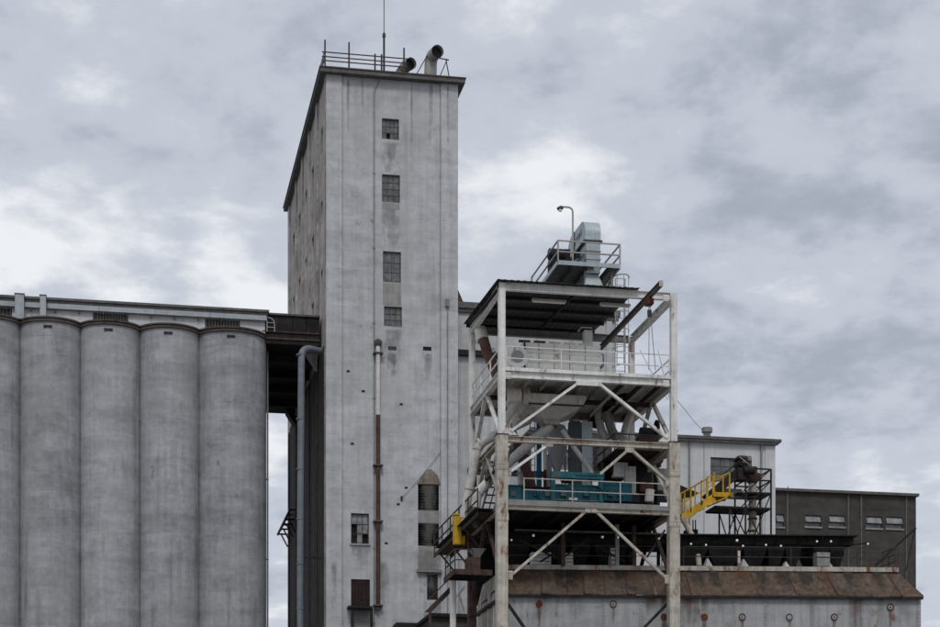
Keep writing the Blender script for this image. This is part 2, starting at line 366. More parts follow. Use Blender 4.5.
# ------------------------------------------------------------------ silos
YC, RS, ZS = 125.75, 2.68, 37.2
X_V = px(199, 124.0); SP = (px(199, 124.0) - px(20, 124.0)) / 3
x0 = X_V + SP / 2
silo_labels = ['pale grey concrete silo, end of the row beside the dark bridge', 'second concrete silo from the dark bridge, below the louvred gallery wall',
               'third concrete silo from the dark bridge in the silo row', 'fourth concrete silo from the dark bridge, under the short vertical duct',
               'fifth concrete silo from the dark bridge, under the wide vertical duct', 'sixth concrete silo from the dark bridge, at the far end of the row']
def make_silo(x0, YC, RS, label):
    s0 = thing('grain_silo', label, 'silo', (x0, YC, 0), 'concrete silos in the storage row')
    MB().lathe((x0, YC), [(RS, 0), (RS, ZS * .33), (RS, ZS * .66), (RS, ZS)], 72).build('barrel', 'silo', s0, True)
    MB().lathe((x0, YC), [(RS + .03, ZS), (RS + .13, ZS + .02), (RS + .13, ZS + .13), (RS + .04, ZS + .15), (RS + .04, ZS + .2), (RS + .15, ZS + .22), (RS + .15, ZS + .32), (RS - .2, ZS + .34)], 72).build('rim', 'rim', s0, True)
    vent = box('vent_slot', 'rim', s0, (x0 - .4, YC - RS - .03, ZS - .42), (x0 + .16, YC - RS + .3, ZS - .24))
    MB().box((x0 - .36, YC - RS - .035, ZS - .39), (x0 - .14, YC - RS + .28, ZS - .27)).box((x0 - .09, YC - RS - .035, ZS - .39), (x0 + .12, YC - RS + .28, ZS - .27)).build('opening', 'black', vent)
    return s0
YS = 122.95                                # front line of the silo row
def seam(par, X, Y): return box('joint_shade_strip', 'cornice', par, (X - .07, Y - .03, 0), (X + .07, Y + .2, ZS - .01))  # dark strip along the silo joint, paints the shade of the valley
make_silo(x0 + .24, YS + 2.4, 2.4, silo_labels[0])
s1 = make_silo(x0 - SP, YS + 2.1, 2.1, silo_labels[1])
seam(s1, x0 - SP * 1.5, YS + 2.1 - math.sqrt(2.1 ** 2 - (SP / 2) ** 2))  # dark strip that paints the shade of the silo valley
for i in range(2, 6):
    c = copy_tree(s1, None, V((-SP * (i - 1), 0, 0))); c['label'] = silo_labels[i]
# patched cement spots and pour marks on the silos
# ------------------------------------------------------------------ gallery on the silos
YG = 124.35; GX1 = at(265, 313, YG).x; GX0 = x0 - SP * 5 - 2.3; GZ0 = ZS + .36; GZ1 = 39.0
gal = thing('silo_gallery', 'long low white gallery with galvanised fascia along the silo tops', 'gallery', ((GX0 + GX1) / 2, 130, GZ0))
holes = [(px(a, YG), px(b, YG), GZ0 + .02, GZ0 + .8) for a, b in ((-30, 12), (93, 128), (205, 240))]
wall_holes(GX0, GX1, GZ0, GZ1 - .1, holes, YG, .25).build('wall', 'white_wall', gal)
MB().box((GX0, YG + .26, GZ0), (GX1, YG + 15, GZ1 - .11)).build('rear_block', 'white_wall', gal)
for a, b, c, d in holes:
    lv = box('louvre', 'louver', gal, (a, YG + .16, c), (b, YG + .24, d))
    n = 12
    for k in range(n):
        x = a + (k + .5) * (b - a) / n
        bar('slat', 'rail', lv, (x, YG + .13, c), (x, YG + .13, d), .035, .04)
fx = [GX0] + [px(v, YG - .3) for v in (47, 99, 155, 210)] + [GX1 + .1]
for a, b in zip(fx, fx[1:]):
    box('fascia_panel', 'fascia', gal, (a + .012, YG - .3, GZ0 + .82), (b - .012, YG - .12, GZ1 - .27))
box('roof', 'cornice', gal, (GX0 - .2, YG - .42, GZ1 - .1), (GX1 + .25, YG + 15.3, GZ1 + .06))
box('eave_board', 'louver', gal, (GX0 - .2, YG - .34, GZ1 - .26), (GX1 + .18, YG - .02, GZ1 - .104))
for i in range(14):
    x = GX0 + 1 + i * 1.55; box('bracket', 'louver', gal, (x, YG - .26, GZ0 + .6), (x + .05, YG - .004, GZ0 + .815))
for a, b, lab in ((15, 24, 'wide vertical galvanised duct on the gallery wall above the fifth silo'), (40, 46, 'narrow vertical galvanised duct on the gallery wall above the fourth silo')):
    tg = thing('vertical_duct', lab, 'duct', (px(a, 123.8), 123.8, GZ0))
    box('duct_body', 'fascia', tg, (px(a, 123.8), 123.72, GZ0 - .05), (px(b, 123.8), 124.03, GZ1 + .1))
    box('cap', 'cornice', tg, (px(a, 123.8) - .04, 123.68, GZ1 + .104), (px(b, 123.8) + .04, 124.07, GZ1 + .15))

# ------------------------------------------------------------------ headhouse tower
YT = 122.0; TX0, TX1 = px(326, YT), px(458, YT); TZ = at(326, 74, YT).z; YTB = 147.8
tw = thing('headhouse_tower', 'tall weathered white concrete elevator headhouse tower', 'tower', ((TX0 + TX1) / 2, 135, 0))
def q(x, y): p = at(x, y, YT + .12); return p.x, p.z
def hole(x0_, y0_, x1_, y1_):
    a, zt = q(x0_, y0_); b, zb = q(x1_, y1_); return (a, b, zb, zt)
H = {k: hole(*v) for k, v in dict(w1=(382, 118, 399, 140), w2=(382, 174, 400, 203), w3=(383, 251, 401, 283), w4=(384, 306, 402, 327),
     s1=(388, 346, 396.5, 350.5), s2=(423, 346.5, 431.5, 351), wa=(351, 513, 369, 544), wb=(351, 579, 370, 609), l1=(418, 484, 439, 511),
     l2=(418, 523, 439, 547), dk=(427, 574, 438, 600)).items()}
YW = YT + .12
wall_holes(TX0 + .02, TX1 - .02, 0, TZ, list(H.values()), YW, .35).build('front_wall', 'tower', tw)
MB().box((TX0 + .3, YW + .351, 0), (TX1, YTB - .3, TZ - .003)).build('core', 'soot', tw)
PW = px(342, YT) - TX0
box('pilaster', 'tower', tw, (TX0, YT, 0), (TX0 + PW, YW - .001, TZ - .002)); box('pilaster', 'tower', tw, (TX1 - (TX1 - px(441, YT)), YT, 0), (TX1, YW - .001, TZ - .002))
MB().box((px(341.3, YW), YT + .06, 0), (px(342.4, YW), YW + .001, TZ - .01)).box((px(440.2, YW), YT + .06, 0), (px(441.2, YW), YW + .001, TZ - .01)).build('joint_strip', 'pier', tw)
# left side wall with ribs and windows
sx = TX0
sideh = []
for (ya, yb) in ((2.0, 3.1), (7.6, 8.9), (12.2, 13.5), (17.0, 18.3), (21.6, 22.9)):
    for j, zc in enumerate((50.2, 45.3, 40.6)):
        sideh.append((YT + ya, YT + yb, zc - .2 - (.5 if ya > 5 else 0), zc + 1.5 - (.5 if ya > 5 else 0)))
ys = sorted({YT, YTB, *[h[0] for h in sideh], *[h[1] for h in sideh]}); zs = sorted({0, TZ, *[h[2] for h in sideh], *[h[3] for h in sideh]})
m = MB()
for a, b in zip(ys, ys[1:]):
    for c, d in zip(zs, zs[1:]):
        if any(h[0] < (a + b) / 2 < h[1] and h[2] < (c + d) / 2 < h[3] for h in sideh): continue
        m.add([(sx, a, c), (sx, b, c), (sx, b, d), (sx, a, d)], [(0, 1, 2, 3)])
for a, b, c, d in sideh:
    for p, r_ in (((a, c), (b, c)), ((b, c), (b, d)), ((b, d), (a, d)), ((a, d), (a, c))):
        m.add([(sx, *p), (sx, *r_), (sx + .29, *r_), (sx + .29, *p)], [(0, 1, 2, 3)])
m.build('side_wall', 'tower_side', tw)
for a, b, c, d in sideh:
    wf = MB()
    wf.box((sx + .15, a, c), (sx + .2, a + .07, d)).box((sx + .15, b - .07, c), (sx + .2, b, d)).box((sx + .15, a + .07, c), (sx + .2, b - .07, c + .07)).box((sx + .15, a + .07, d - .07), (sx + .2, b - .07, d))
    wo = wf.build('window', 'louver', tw)
    MB().add([(sx + .19, a, c), (sx + .19, b, c), (sx + .19, b, d), (sx + .19, a, d)], [(0, 1, 2, 3)]).build('pane', 'glass_dark', wo)
    MB().box((sx + .14, (a + b) / 2 - .02, c + .07), (sx + .185, (a + b) / 2 + .02, d - .07)).box((sx + .145, a + .07, (c + d) / 2 - .02), (sx + .18, b - .07, (c + d) / 2 + .02)).build('muntin', 'louver', wo)
for o_, wd in ((.001, .8), (4.6, .8), (9.6, .8), (14.4, .8), (19.2, .8), (24.8, .95)):
    if o_ > 1: box('rib', 'soot_shade', tw, (sx - .13, YT + o_, 0), (sx - .001, YT + o_ + wd, 36.3))  # lower ribs take the same painted soot and bridge shade
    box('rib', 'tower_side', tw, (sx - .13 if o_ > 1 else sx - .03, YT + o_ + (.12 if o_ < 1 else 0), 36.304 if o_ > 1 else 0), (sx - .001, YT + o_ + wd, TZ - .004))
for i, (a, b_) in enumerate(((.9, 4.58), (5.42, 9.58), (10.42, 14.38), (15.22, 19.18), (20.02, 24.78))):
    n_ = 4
    for k in range(n_): box('soot_shade_sheet', 'soot_shade', tw, (sx - .05 - .012 * (k % 2), YT + a + k * (b_ - a) / n_ + .01, 0), (sx - .002, YT + a + (k + 1) * (b_ - a) / n_ - .01, 36.6 - .25 * (i % 2)))  # added dark sheets: soot and bridge shade painted on the lower side wall
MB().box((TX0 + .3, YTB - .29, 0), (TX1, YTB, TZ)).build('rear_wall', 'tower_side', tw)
MB().box((TX1 - .3, YW + .36, 0), (TX1 + .002, YTB - .3, TZ - .006)).build('end_wall', 'tower', tw)
OV = .42
co = MB().box((TX0 - OV, YT - OV, TZ), (TX1 + OV, YTB + OV, TZ + .26)).build('cornice', 'cornice', tw)
box('coping', 'louver', tw, (TX0 - OV - .06, YT - OV - .06, TZ + .264), (TX1 + OV + .06, YTB + OV + .06, TZ + .34))
ZR = TZ + .34
# windows and patches of the front
a = H['w1']; window(tw, *a, YW + .15, 4, 3, 'glass_grey', broken=((1, 0),))
a = H['w2']; window(tw, *a, YW + .13, 3, 4, 'glass_grey')
a = H['w3']; window(tw, *a, YW + .13, 2, 3, 'glass_grey')
a = H['w4']; window(tw, *a, YW + .15, 3, 3, 'glass_grey')
box('grey_patch', 'pier', tw, (H['w3'][0], YW - .012, H['w4'][3] + .06), (H['w3'][1], YW - .001, H['w3'][2] - .05))
box('grey_patch', 'pier', tw, (H['w2'][0] + .02, YW - .01, H['w2'][2] - .45), (H['w2'][1] - .02, YW - .001, H['w2'][2] - .04))
for k in ('s1', 's2'):
    a = H[k]; box('vent_slot', 'black', tw, (a[0], YW + .08, a[2]), (a[1], YW + .3, a[3]))
a = H['wa']; window(tw, *a, YW + .15, 3, 3, 'glass_pale', 'brown_steel', broken=((0, 0), (0, 1), (2, 0)))
a = H['wb']; bo = box('boarded_window', 'board', tw, (a[0], YW + .1, a[2]), (a[1], YW + .3, a[3]))
for k in range(5):
    w_ = (a[1] - a[0]) / 5; box('plank', 'board', bo, (a[0] + k * w_ + .01, YW + .07 - .006 * (k % 2), a[2]), (a[0] + (k + 1) * w_ - .01, YW + .099, a[3]))
for k in ('wa', 'wb'):
    a = H[k]; box('sill', 'pier', tw, (a[0] - .08, YW - .1, a[2] - .12), (a[1] + .08, YW - .001, a[2] - .004))
for k in ('l1', 'l2'):
    a = H[k]; lo = box('louvre', 'black', tw, (a[0], YW + .25, a[2]), (a[1], YW + .34, a[3])); n = 9
    for i in range(n):
        z = a[2] + (i + .3) * (a[3] - a[2]) / n
        MB().bar((a[0] + .01, YW + .1, z), (a[1] - .01, YW + .1, z), .17, .02, V((0, -.5, 1)).normalized()).build('slat', 'black' if k == 'l1' or i else 'grey_steel', lo)
box('grey_patch', 'pier', tw, (H['l1'][0], YW - .02, H['l2'][3] + .03), (H['l1'][1], YW - .001, H['l1'][2] - .03))
box('grey_patch', 'pier', tw, (H['l1'][0], YW - .03, at(420, 569, YW).z), (H['l1'][1], YW - .001, H['l2'][2] - .03))
pk = [at(x, y, YW - .09) for x, y in ((417.5, 484), (440.5, 484), (437.5, 475), (431, 469), (427.5, 469.5), (421, 477))]
MB().extr(pk, (0, .085, 0)).build('peaked_hood', 'hood', tw)
box('ledge', 'grey_steel', tw, (H['l1'][0] - .1, YW - .3, at(420, 572.5, YW).z), (H['l1'][1] + .15, YW - .001, at(420, 570, YW).z))
a = H['dk']; box('dark_opening', 'black', tw, (a[0], YW + .2, a[2]), (a[1], YW + .34, a[3]))
for (x, y, w_) in ((352, 443.5, .0), (363, 391, 0), (401, 404, 0), (348, 371, 0), (406, 487.5, 0), (398, 504, 0), (386, 543, 0)):
    p = at(x, y, YW); box('wall_anchor', 'black', tw, (p.x - .09, YW - .03, p.z - .07), (p.x + .12, YW - .001, p.z + .05))
for k, ww, L_ in (('w1', .25, 3.2), ('w2', .2, 4.0), ('w4', .3, 3.5), ('s1', .2, 2.0), ('s2', .2, 2.4), ('wa', .2, 2.2), ('l2', .5, 4.5), ('dk', .6, 4.0)):
    a = H[k]; stain(tw, a[0] - ww, a[1] + ww, a[2] - L_, a[2] - .13, YW - .006 if k not in ('l2',) else YW - .034)
for xa, ya, xb, yb in ((346, 77, 350, 150), (361, 78, 364, 140), (410, 80, 413, 170), (428, 82, 434, 150), (446, 82, 449, 180), (418, 470, 440, 627), (372, 560, 392, 627), (330, 560, 338, 627), (445, 520, 456, 627)):
    p0, p1 = at(xa, ya, YW), at(xb, yb, YW); stain(tw, p0.x, p1.x, p1.z, p0.z, (YT - .004 if xa < 340 or xa > 442 else YW - .004 - .0005 * (xa % 5)))
# conduits and the wall pipe
cd = thing('wall_conduit', 'thin conduit running up the front of the white tower', 'conduit', at(374, 627, YW) - V((0, .06, 8)))
tub('conduit', 'grey_steel', cd, bend([V((px(374, YW), YW - .07, 5)), V((px(374, YW), YW - .07, at(374, 90, YW).z)), at(380, 80, YW - .07)], .8), .035, 6)
for z in range(8, 50, 5): box('clip', 'grey_steel', cd, (px(374, YW) - .09, YW - .05, z), (px(374, YW) + .09, YW - .001, z + .06))
YP = YW - .25
wp = thing('wall_pipe', 'capped drain pipe, grey above and rusty brown below, on the tower front', 'pipe', at(378, 612, YP))
pz = lambda y: at(378, y, YP).z
xp = px(378, YP)
tub('upper_pipe', 'duct', wp, [(xp, YP, pz(415)), (xp, YP, pz(345))], .15, 12)
tub('lower_pipe', 'brown_steel', wp, [(xp, YP, pz(610)), (xp, YP, pz(415) - .01)], .145, 12)
MB().lathe((xp, YP), [(.2, pz(346)), (.27, pz(344)), (.27, pz(341)), (.1, pz(339))], 14).build('cap', 'louver', wp, True)
for y in (354, 466, 522, 606): MB().box((xp - .32, YP - .22, pz(y)), (xp + .32, YW - .002, pz(y) + .09)).build('bracket', 'louver', wp)
cb2 = thing('slack_cable', 'slack black cable slanting across the tower front to the louvres', 'cable', at(403, 497, YW - .1))
tub('cable', 'dark_rail', cb2, [at(402, 498, YW - .08), at(420, 478.5, YW - .1), at(441, 452, YW - .08)], .014, 5); box('anchor', 'black', cb2, at(400.8, 500.5, YW - .1), at(402.6, 496, YW - .1) + V((0, .09, 0)))
cd2 = thing('grey_conduit', 'grey conduit with junction box on the tower right pilaster', 'conduit', at(447, 600, YT - .1))
tub('conduit', 'grey_steel', cd2, [V((px(447.5, YT), YT - .06, 8)), V((px(447.5, YT), YT - .06, at(447, 300, YT).z))], .03, 6); box('junction_box', 'grey_steel', cd2, at(445.6, 306, YT - .2), at(449.4, 299, YT - .2) + V((0, .195, 0)))
# shed-like door frame at the tower foot
dk_ = thing('door_canopy', 'black timber lintel and posts over a grey door at the tower foot', 'canopy', at(360, 640, YW - .6))
p, q2 = at(348, 606, YW - .6), at(372, 609, YW - .6)
box('lintel', 'black', dk_, (p.x, YW - .9, q2.z), (q2.x, YW - .004, p.z))
for x in (351, 370): box('post', 'black', dk_, (px(x, YW) - .09, YW - .8, 0), (px(x, YW) + .09, YW - .6, q2.z - .003))
box('door', 'pier', dk_, (px(353, YW), YW - .05, 0), (px(368.5, YW), YW - .004, q2.z - .004))
lg = thing('loading_ledge', 'dark ledge with lean-to roof at the tower foot', 'ledge', at(420, 640, YW - .8))
p, q2 = at(395, 623.5, YW - 1), at(452, 627, YW - 1)
box('slab', 'black', lg, (p.x, YW - 1.6, q2.z - .25), (q2.x, YW - .004, p.z))
box('support_wall', 'dark_wall', lg, (p.x + .3, YW - 1.3, 0), (q2.x - .2, YW - .005, q2.z - .254))

# roof furniture of the tower
def roofp(x, y, Y=YT + .4): return at(x, y, Y)
rl = thing('roof_railing', 'thin dark guard railing along the tower roof edge', 'railing', V((TX0, YT + .3, ZR)))
for x, yt in ((325, 40), (349, 42.5), (375, 54), (404, 48)):
    X = px(x, YT + .3); bar('post', 'dark_rail', rl, (X, YT + .3, ZR), (X, YT + .3, at(x, yt, YT + .3).z), .1)
for yy in (52, 56.5, 60.5):
    z = at(325, yy, YT + .3).z; bar('rail', 'dark_rail', rl, (px(322, YT + .3), YT + .3, z), (px(408, YT + .3), YT + .3, z), .06)
    bar('rail', 'dark_rail', rl, (TX0 - .1, YT + .3, z - .04), (TX0 - .1, YT + 6, z - .04), .05)
bar('post', 'dark_rail', rl, (TX0 - .1, YT + 6, ZR), (TX0 - .1, YT + 6, ZR + 1.2), .08)
an = thing('antenna_mast', 'slender whip antenna on a short mast on the tower roof', 'antenna', V((px(384, YT + .9), YT + .9, ZR)))
X = px(384, YT + .9)
tub('mast', 'dark_rail', an, [(X, YT + .9, ZR), (X, YT + .9, at(384, 33, YT + .9).z)], .07, 8)
tub('whip', 'dark_rail', an, [(X, YT + .9, at(384, 33, YT + .9).z), (X, YT + .9, at(384, -12, YT + .9).z)], .028, 6)
box('insulator', 'louver', an, (X - .1, YT + .8, at(384, 37, YT + .9).z), (X + .1, YT + 1, at(384, 34, YT + .9).z))
tub('stub_mast', 'dark_rail', an, [(X - .15, YT + 1.0, ZR), (X - .15, YT + 1.0, at(384, 54, YT + .9).z)], .06, 6)
def gooseneck(label, base_x, top_y, mouth, r, Y):
    b = V((px(base_x, Y), Y, ZR)); mo = at(mouth[0], mouth[1], Y - 1.1)
    t = thing('roof_exhaust', label, 'exhaust duct', b, 'curved exhaust ducts on the tower roof')
    top = V((b.x + (mo.x - b.x) * .25, Y + .1, mo.z + .12))
    pth = bend([b, top - V((0, 0, .0)), mo], 1.1, 8)
    MB().tube(pth, r, 20, False).build('duct', 'exhaust', t, True)
    d = (pth[-1] - pth[-2]).normalized()
    tub('inner_mouth', 'black', t, [pth[-1] - d * .5, pth[-1] - d * .3], r * .97, 20)
    MB().tube([pth[-1] - d * .05, pth[-1] + d * .03], r * 1.04, 20, False).build('lip', 'rail', t, True)
    MB().tube([b + V((0, 0, .02)), b + V((0, 0, .2))], r * 1.12, 20).build('collar', 'louver', t, True)
    return t, pth
t1, p1 = gooseneck('large curved exhaust duct on the tower roof, open round mouth', 430, 45, (437.5, 51.5), .42, YT + 1.6)
t2, p2 = gooseneck('small squat curved exhaust duct beside the larger one on tower roof', 401, 58, (411, 63.5), .38, YT + 1.6)
for e0, e1 in (((416, 75), (427, 56)), ((446, 60), (449, 76)), ((447, 60), (440, 76)), ((438, 58), (449, 60))):
    bar('stay', 'dark_rail', t1, at(*e0, YT + 1.3), at(*e1, YT + 1.3), .06)
bar('stay', 'dark_rail', t2, at(395, 73, YT + 1.3), at(404, 60, YT + 1.3), .06)

# landing bracket on the rear left corner
fb = thing('steel_landing', 'small black steel bracket landing on the tower rear corner', 'landing', at(290, 543, YTB))
LX = at(278, 534, YTB).x; Lz = at(278, 534, YTB).z; Lt = at(283, 525, YTB).z
for X, z in ((LX, Lz), (LX + .35, Lt), (LX + .2, (Lz + Lt) / 2)): bar('rail', 'black', fb, (X, YTB - 6.5, z), (X, YTB + .3, z), .14)
for dy in (0, 2.2, 4.4, 6.4):
    Y = YTB - dy; bar('cross_beam', 'black', fb, (LX, Y, Lz), (TX0 - .14, Y, Lz), .12); bar('post', 'black', fb, (LX, Y, Lz), (LX + .35, Y, Lt), .1)
    bar('brace', 'black', fb, (LX + .25, Y, Lz - .02), (TX0 - .14, Y, Lz - 1.0), .1); bar('top_tie', 'black', fb, (LX + .35, Y, Lt), (TX0 - .14, Y, Lt), .09)

# ------------------------------------------------------------------ bridge between silos and tower
YBR = 124.45; BZ1 = at(322, 318, YBR).z; BZ0 = at(300, 345, YBR).z; BX0 = GX1 + .02; BXE = TX0 - .135
br = thing('conveyor_bridge', 'black sooty enclosed conveyor bridge joining the silos to the tower', 'bridge', ((BX0 + BXE) / 2, YBR, BZ0))
BY1 = 143.5
box('soffit', 'soot', br, (BX0, YBR, BZ0), (BXE, BY1, BZ0 + .25)); box('roof', 'cornice', br, (BX0, YBR - .15, BZ1), (BXE, BY1, BZ1 + .12))
box('rear_wall', 'soot', br, (BX0, BY1 - .2, BZ0 + .252), (BXE, BY1, BZ1 - .002))
n = 4
for i in range(n):
    a = BX0 + i * (BXE - BX0) / n; b_ = BX0 + (i + 1) * (BXE - BX0) / n
    box('wall_panel', 'bridge', br, (a + .015, YBR - random.uniform(0, .02), BZ0 + .252), (b_ - .015, YBR + .12, BZ1 - .002))
box('girder', 'brown_steel', br, (BX0 - .2, YBR - .1, BZ0 + .75), (BXE, YBR - .025, BZ0 + .83))
for i, z in enumerate((BZ0 + .28,)): box('girder', 'brown_steel', br, (BX0, YBR - .09, z), (BXE, YBR - .025, z + .14))
for yy in (127, 131, 135, 139): box('cross_beam', 'soot', br, (BX0, yy, BZ0 - .55), (BXE, yy + .4, BZ0 - .003))
hb = [(TX0 - .14, 141.5, BZ0 - .01), (TX0 - .8, 141.5, BZ0 - .01), (TX0 - .8, 141.5, BZ0 - .3), (TX0 - .14, 141.5, BZ0 - 1.3)]
MB().extr(hb, (0, 1.2, 0)).build('haunch', 'soot', br)
hb = [(TX0 - .14, 126, BZ0 - .01), (TX0 - 1.0, 126, BZ0 - .01), (TX0 - .14, 126, BZ0 - 1.2)]
MB().extr(hb, (0, .6, 0)).build('haunch', 'tower_side', br)
fr_ = thing('bridge_handrail', 'curved grey pipe handrails at the gallery end of the black bridge', 'railing', at(270, 340, 124.2))
for dx, dz in ((0, 0), (.5, -.12)):
    tub('rail', 'rail', fr_, bend([V((BX0 + .1 + dx, 124.15, BZ0 + .7)), V((BX0 + .1 + dx, 124.15, BZ1 - .25 + dz)), V((BX0 - .5 + dx, 124.15, BZ1 - .1 + dz))], .35), .035, 6)
for f in (.3, .6): tub('rung', 'rail', fr_, [(BX0 + .1, 124.15, BZ0 + .7 + f), (BX0 + .6, 124.15, BZ0 + .7 + f)], .025, 6)

sp = thing('spout_pipe', 'tall blue grey spout pipe elbowing down beside the tower', 'pipe', at(300, 640, 123.4))
a = at(300, 350, 123.2); YQ = 123.2
tub('pipe', 'blue_pipe', sp, bend([V((TX0 - .12, YQ + .8, at(318, 350, YQ + .5).z)), V((a.x + .1, YQ, at(300, 347, YQ).z)), V((a.x, YQ, 20)), V((a.x + .1, YQ, 6))], 1.1, 8), .235, 18)
for y in (356, 420, 470, 520, 565, 610): MB().lathe((a.x + (.0 if y < 600 else .01), YQ), [(.24, at(300, y, YQ).z), (.265, at(300, y, YQ).z + .02), (.265, at(300, y, YQ).z + .1), (.24, at(300, y, YQ).z + .12)], 18).build('flange', 'blue_pipe', sp, True)
for y in (558,): box('bracket', 'black', sp, (a.x + .28, YQ - .06, at(300, y, YQ).z), (TX0 - .1, YQ + .06, at(300, y, YQ).z + .12))
dp = thing('drain_pipe', 'thin pale drain pipe down the end silo beside the bridge', 'pipe', at(269, 640, 126))
tub('pipe', 'rail', dp, [(px(267.6, 126), 126, 0), (px(267.6, 126), 126, at(268, 352, 126).z)], .06, 8)
for y in (400, 480, 560): box('clip', 'louver', dp, (px(267.6, 126) - .2, 125.95, at(268, y, 126).z), (px(267.6, 126) + .07, 126.05, at(268, y, 126).z + .08))

# ------------------------------------------------------------------ annex and the white building, dark building
YA = 122.9; AX1 = px(616, YA); AZ = at(470, 304, YA).z
ax = thing('elevator_annex', 'tall pale annex with dark roof cap adjoining the tower', 'building', ((TX1 + AX1) / 2, YA + 8, 0))
box('wall', 'annex', ax, (TX1 + .005, YA, 0), (AX1, YA + 18, AZ - .35)); box('roof_cap', 'cornice', ax, (TX1 + .006, YA - .25, AZ - .34), (AX1 + .25, YA + 18.3, AZ + .06))
box('parapet_band', 'louver', ax, (TX1 + .006, YA - .16, AZ - .62), (AX1 + .15, YA - .002, AZ - .344))
pz_ = [at(458.2, 303, YA + .3), at(464, 303.5, YA + .3), at(458.2, 290, YA + .3)]
MB().extr(pz_, (0, 5, 0)).build('roof_gable', 'red_brown', ax)
zb = at(470, 353, YA).z
box('ledge', 'black', ax, (TX1 + .007, YA - .35, zb - .25), (px(500, YA), YA - .001, zb + .12))
for x in (474, 479): p = at(x, 341.5, YA); box('vent_hole', 'black', ax, (p.x - .12, YA - .03, p.z - .12), (p.x + .12, YA - .001, p.z + .12))
for x in (609, 500, 540, 575): box('pilaster', 'annex', ax, (px(x, YA) - .2, YA - .12, 0), (px(x, YA) + .2, YA - .001, AZ - .63))

YWB = 104.0; WX0, WX1 = px(532, YWB), px(774.5, YWB); WZ = at(720, 441, YWB).z
wb = thing('white_building', 'low white rendered building with grey window behind the steel frame', 'building', ((WX0 + WX1) / 2, YWB + 6, 0))
def wh(x0_, y0_, x1_, y1_):
    p0, p1 = at(x0_, y0_, YWB), at(x1_, y1_, YWB); return (p0.x, p1.x, p1.z, p0.z)
wA, wB = wh(710.5, 457, 752, 483), wh(554, 449, 571, 470)
wall_holes(WX0, WX1, 0, WZ, [wA, wB], YWB, .25).build('wall', 'white_wall', wb)
MB().box((WX0, YWB + .251, 0), (WX1, YWB + 6, WZ - .003)).build('core', 'white_wall', wb)
box('roof', 'cornice', wb, (WX0 - .2, YWB - .4, WZ + .004), (WX1 + .3, YWB + 6.2, WZ + .17)); box('gutter', 'grey_steel', wb, (WX0 - .2, YWB - .28, WZ - .12), (WX1 + .16, YWB - .002, WZ))
window(wb, *wA, YWB + .1, 4, 3, 'glass_grey'); window(wb, *wB, YWB + .1, 3, 3, 'glass_grey')
for x in (689, 761): bar('downpipe', 'grey_steel', wb, (px(x, YWB), YWB - .07, 0), (px(x, YWB), YWB - .07, WZ - .17), .1)
for x in (704,): bar('wall_joint', 'rail', wb, (px(x, YWB), YWB - .02, 0), (px(x, YWB), YWB - .02, WZ - .17), .04)
box('corner_strip', 'white_wall', wb, (px(765, YWB), YWB - .06, 0), (WX1 + .03, YWB - .001, WZ - .165))
rv = thing('roof_ventilator', 'small mushroom ventilator on the white building roof', 'vent', at(707, 436, YWB + 2))
p = at(707, 434, YWB + 2); zt = at(707, 427, YWB + 2).z
MB().lathe((p.x, p.y), [(.22, WZ + .25), (.22, zt - .35), (.32, zt - .33), (.32, zt - .05), (.1, zt)], 16).build('stack', 'grey_steel', rv, True)

YD = 110.6; DX0, DX1 = px(768, YD), px(916, YD); DZ = at(846, 494, YD).z
db = thing('dark_building', 'dark brown flat roofed block with hopper windows beside white building', 'building', ((DX0 + DX1) / 2, YD + 6, 0))
def dh(x0_, y0_, x1_, y1_):
    p0, p1 = at(x0_, y0_, YD), at(x1_, y1_, YD); return (p0.x, p1.x, p1.z, p0.z)
dw = [dh(776, 514, 784, 527), dh(805, 515, 821, 527), dh(829, 515, 845, 527), dh(866, 516, 882, 528.5), dh(886, 516.5, 903, 529)]
wall_holes(DX0, DX1, 0, DZ, dw, YD, .25).build('wall', 'dark_wall', db)
MB().box((DX0, YD + .251, 0), (DX1, YD + 12, DZ - .003)).build('core', 'dark_wall', db)
box('roof_cap', 'cornice', db, (DX0 - .1, YD - .25, DZ + .003), (DX1 + .12, YD + 12.1, DZ + .17))
for i, (a, b_, c, d) in enumerate(dw):
    wo = box('window', 'louver', db, (a, YD + .12, c), (b_, YD + .2, d)); mz = c + (d - c) * .38
    tl = .07
    MB().add([(a + .04, YD - tl, mz + .02), (b_ - .04, YD - tl, mz + .02), (b_ - .04, YD + .09, d - .04), (a + .04, YD + .09, d - .04)], [(0, 1, 2, 3)]).build('tilted_sash', 'glass_pale', wo)
    MB().add([(a + .04, YD + .1, c + .04), (b_ - .04, YD + .1, c + .04), (b_ - .04, YD + .1, mz - .04), (a + .04, YD + .1, mz - .04)], [(0, 1, 2, 3)]).build('pane', 'glass_grey', wo)
    box('sill', 'pier', wo, (a - .05, YD - .08, c - .1), (b_ + .05, YD - .001, c - .003))
for x in (787, 848, 861, 906): bar('wall_joint', 'cornice', db, (px(x, YD), YD - .03, 0), (px(x, YD), YD - .03, DZ - .005), .09)
tv = thing('roof_vent_stack', 'row of small vent caps on the dark building roof', 'vent', at(790, 489, YD + 3))
for x, r_ in ((781, .16), (788, .06), (794, .22), (800, .25)):
    p = at(x, 488, YD + 3); MB().lathe((p.x, p.y), [(r_, DZ + .17), (r_, DZ + .5), (r_ * 1.25, DZ + .52), (r_ * .4, DZ + (.68 if r_ > .1 else 1.0))], 12).build('cap', 'grey_steel', tv, True)

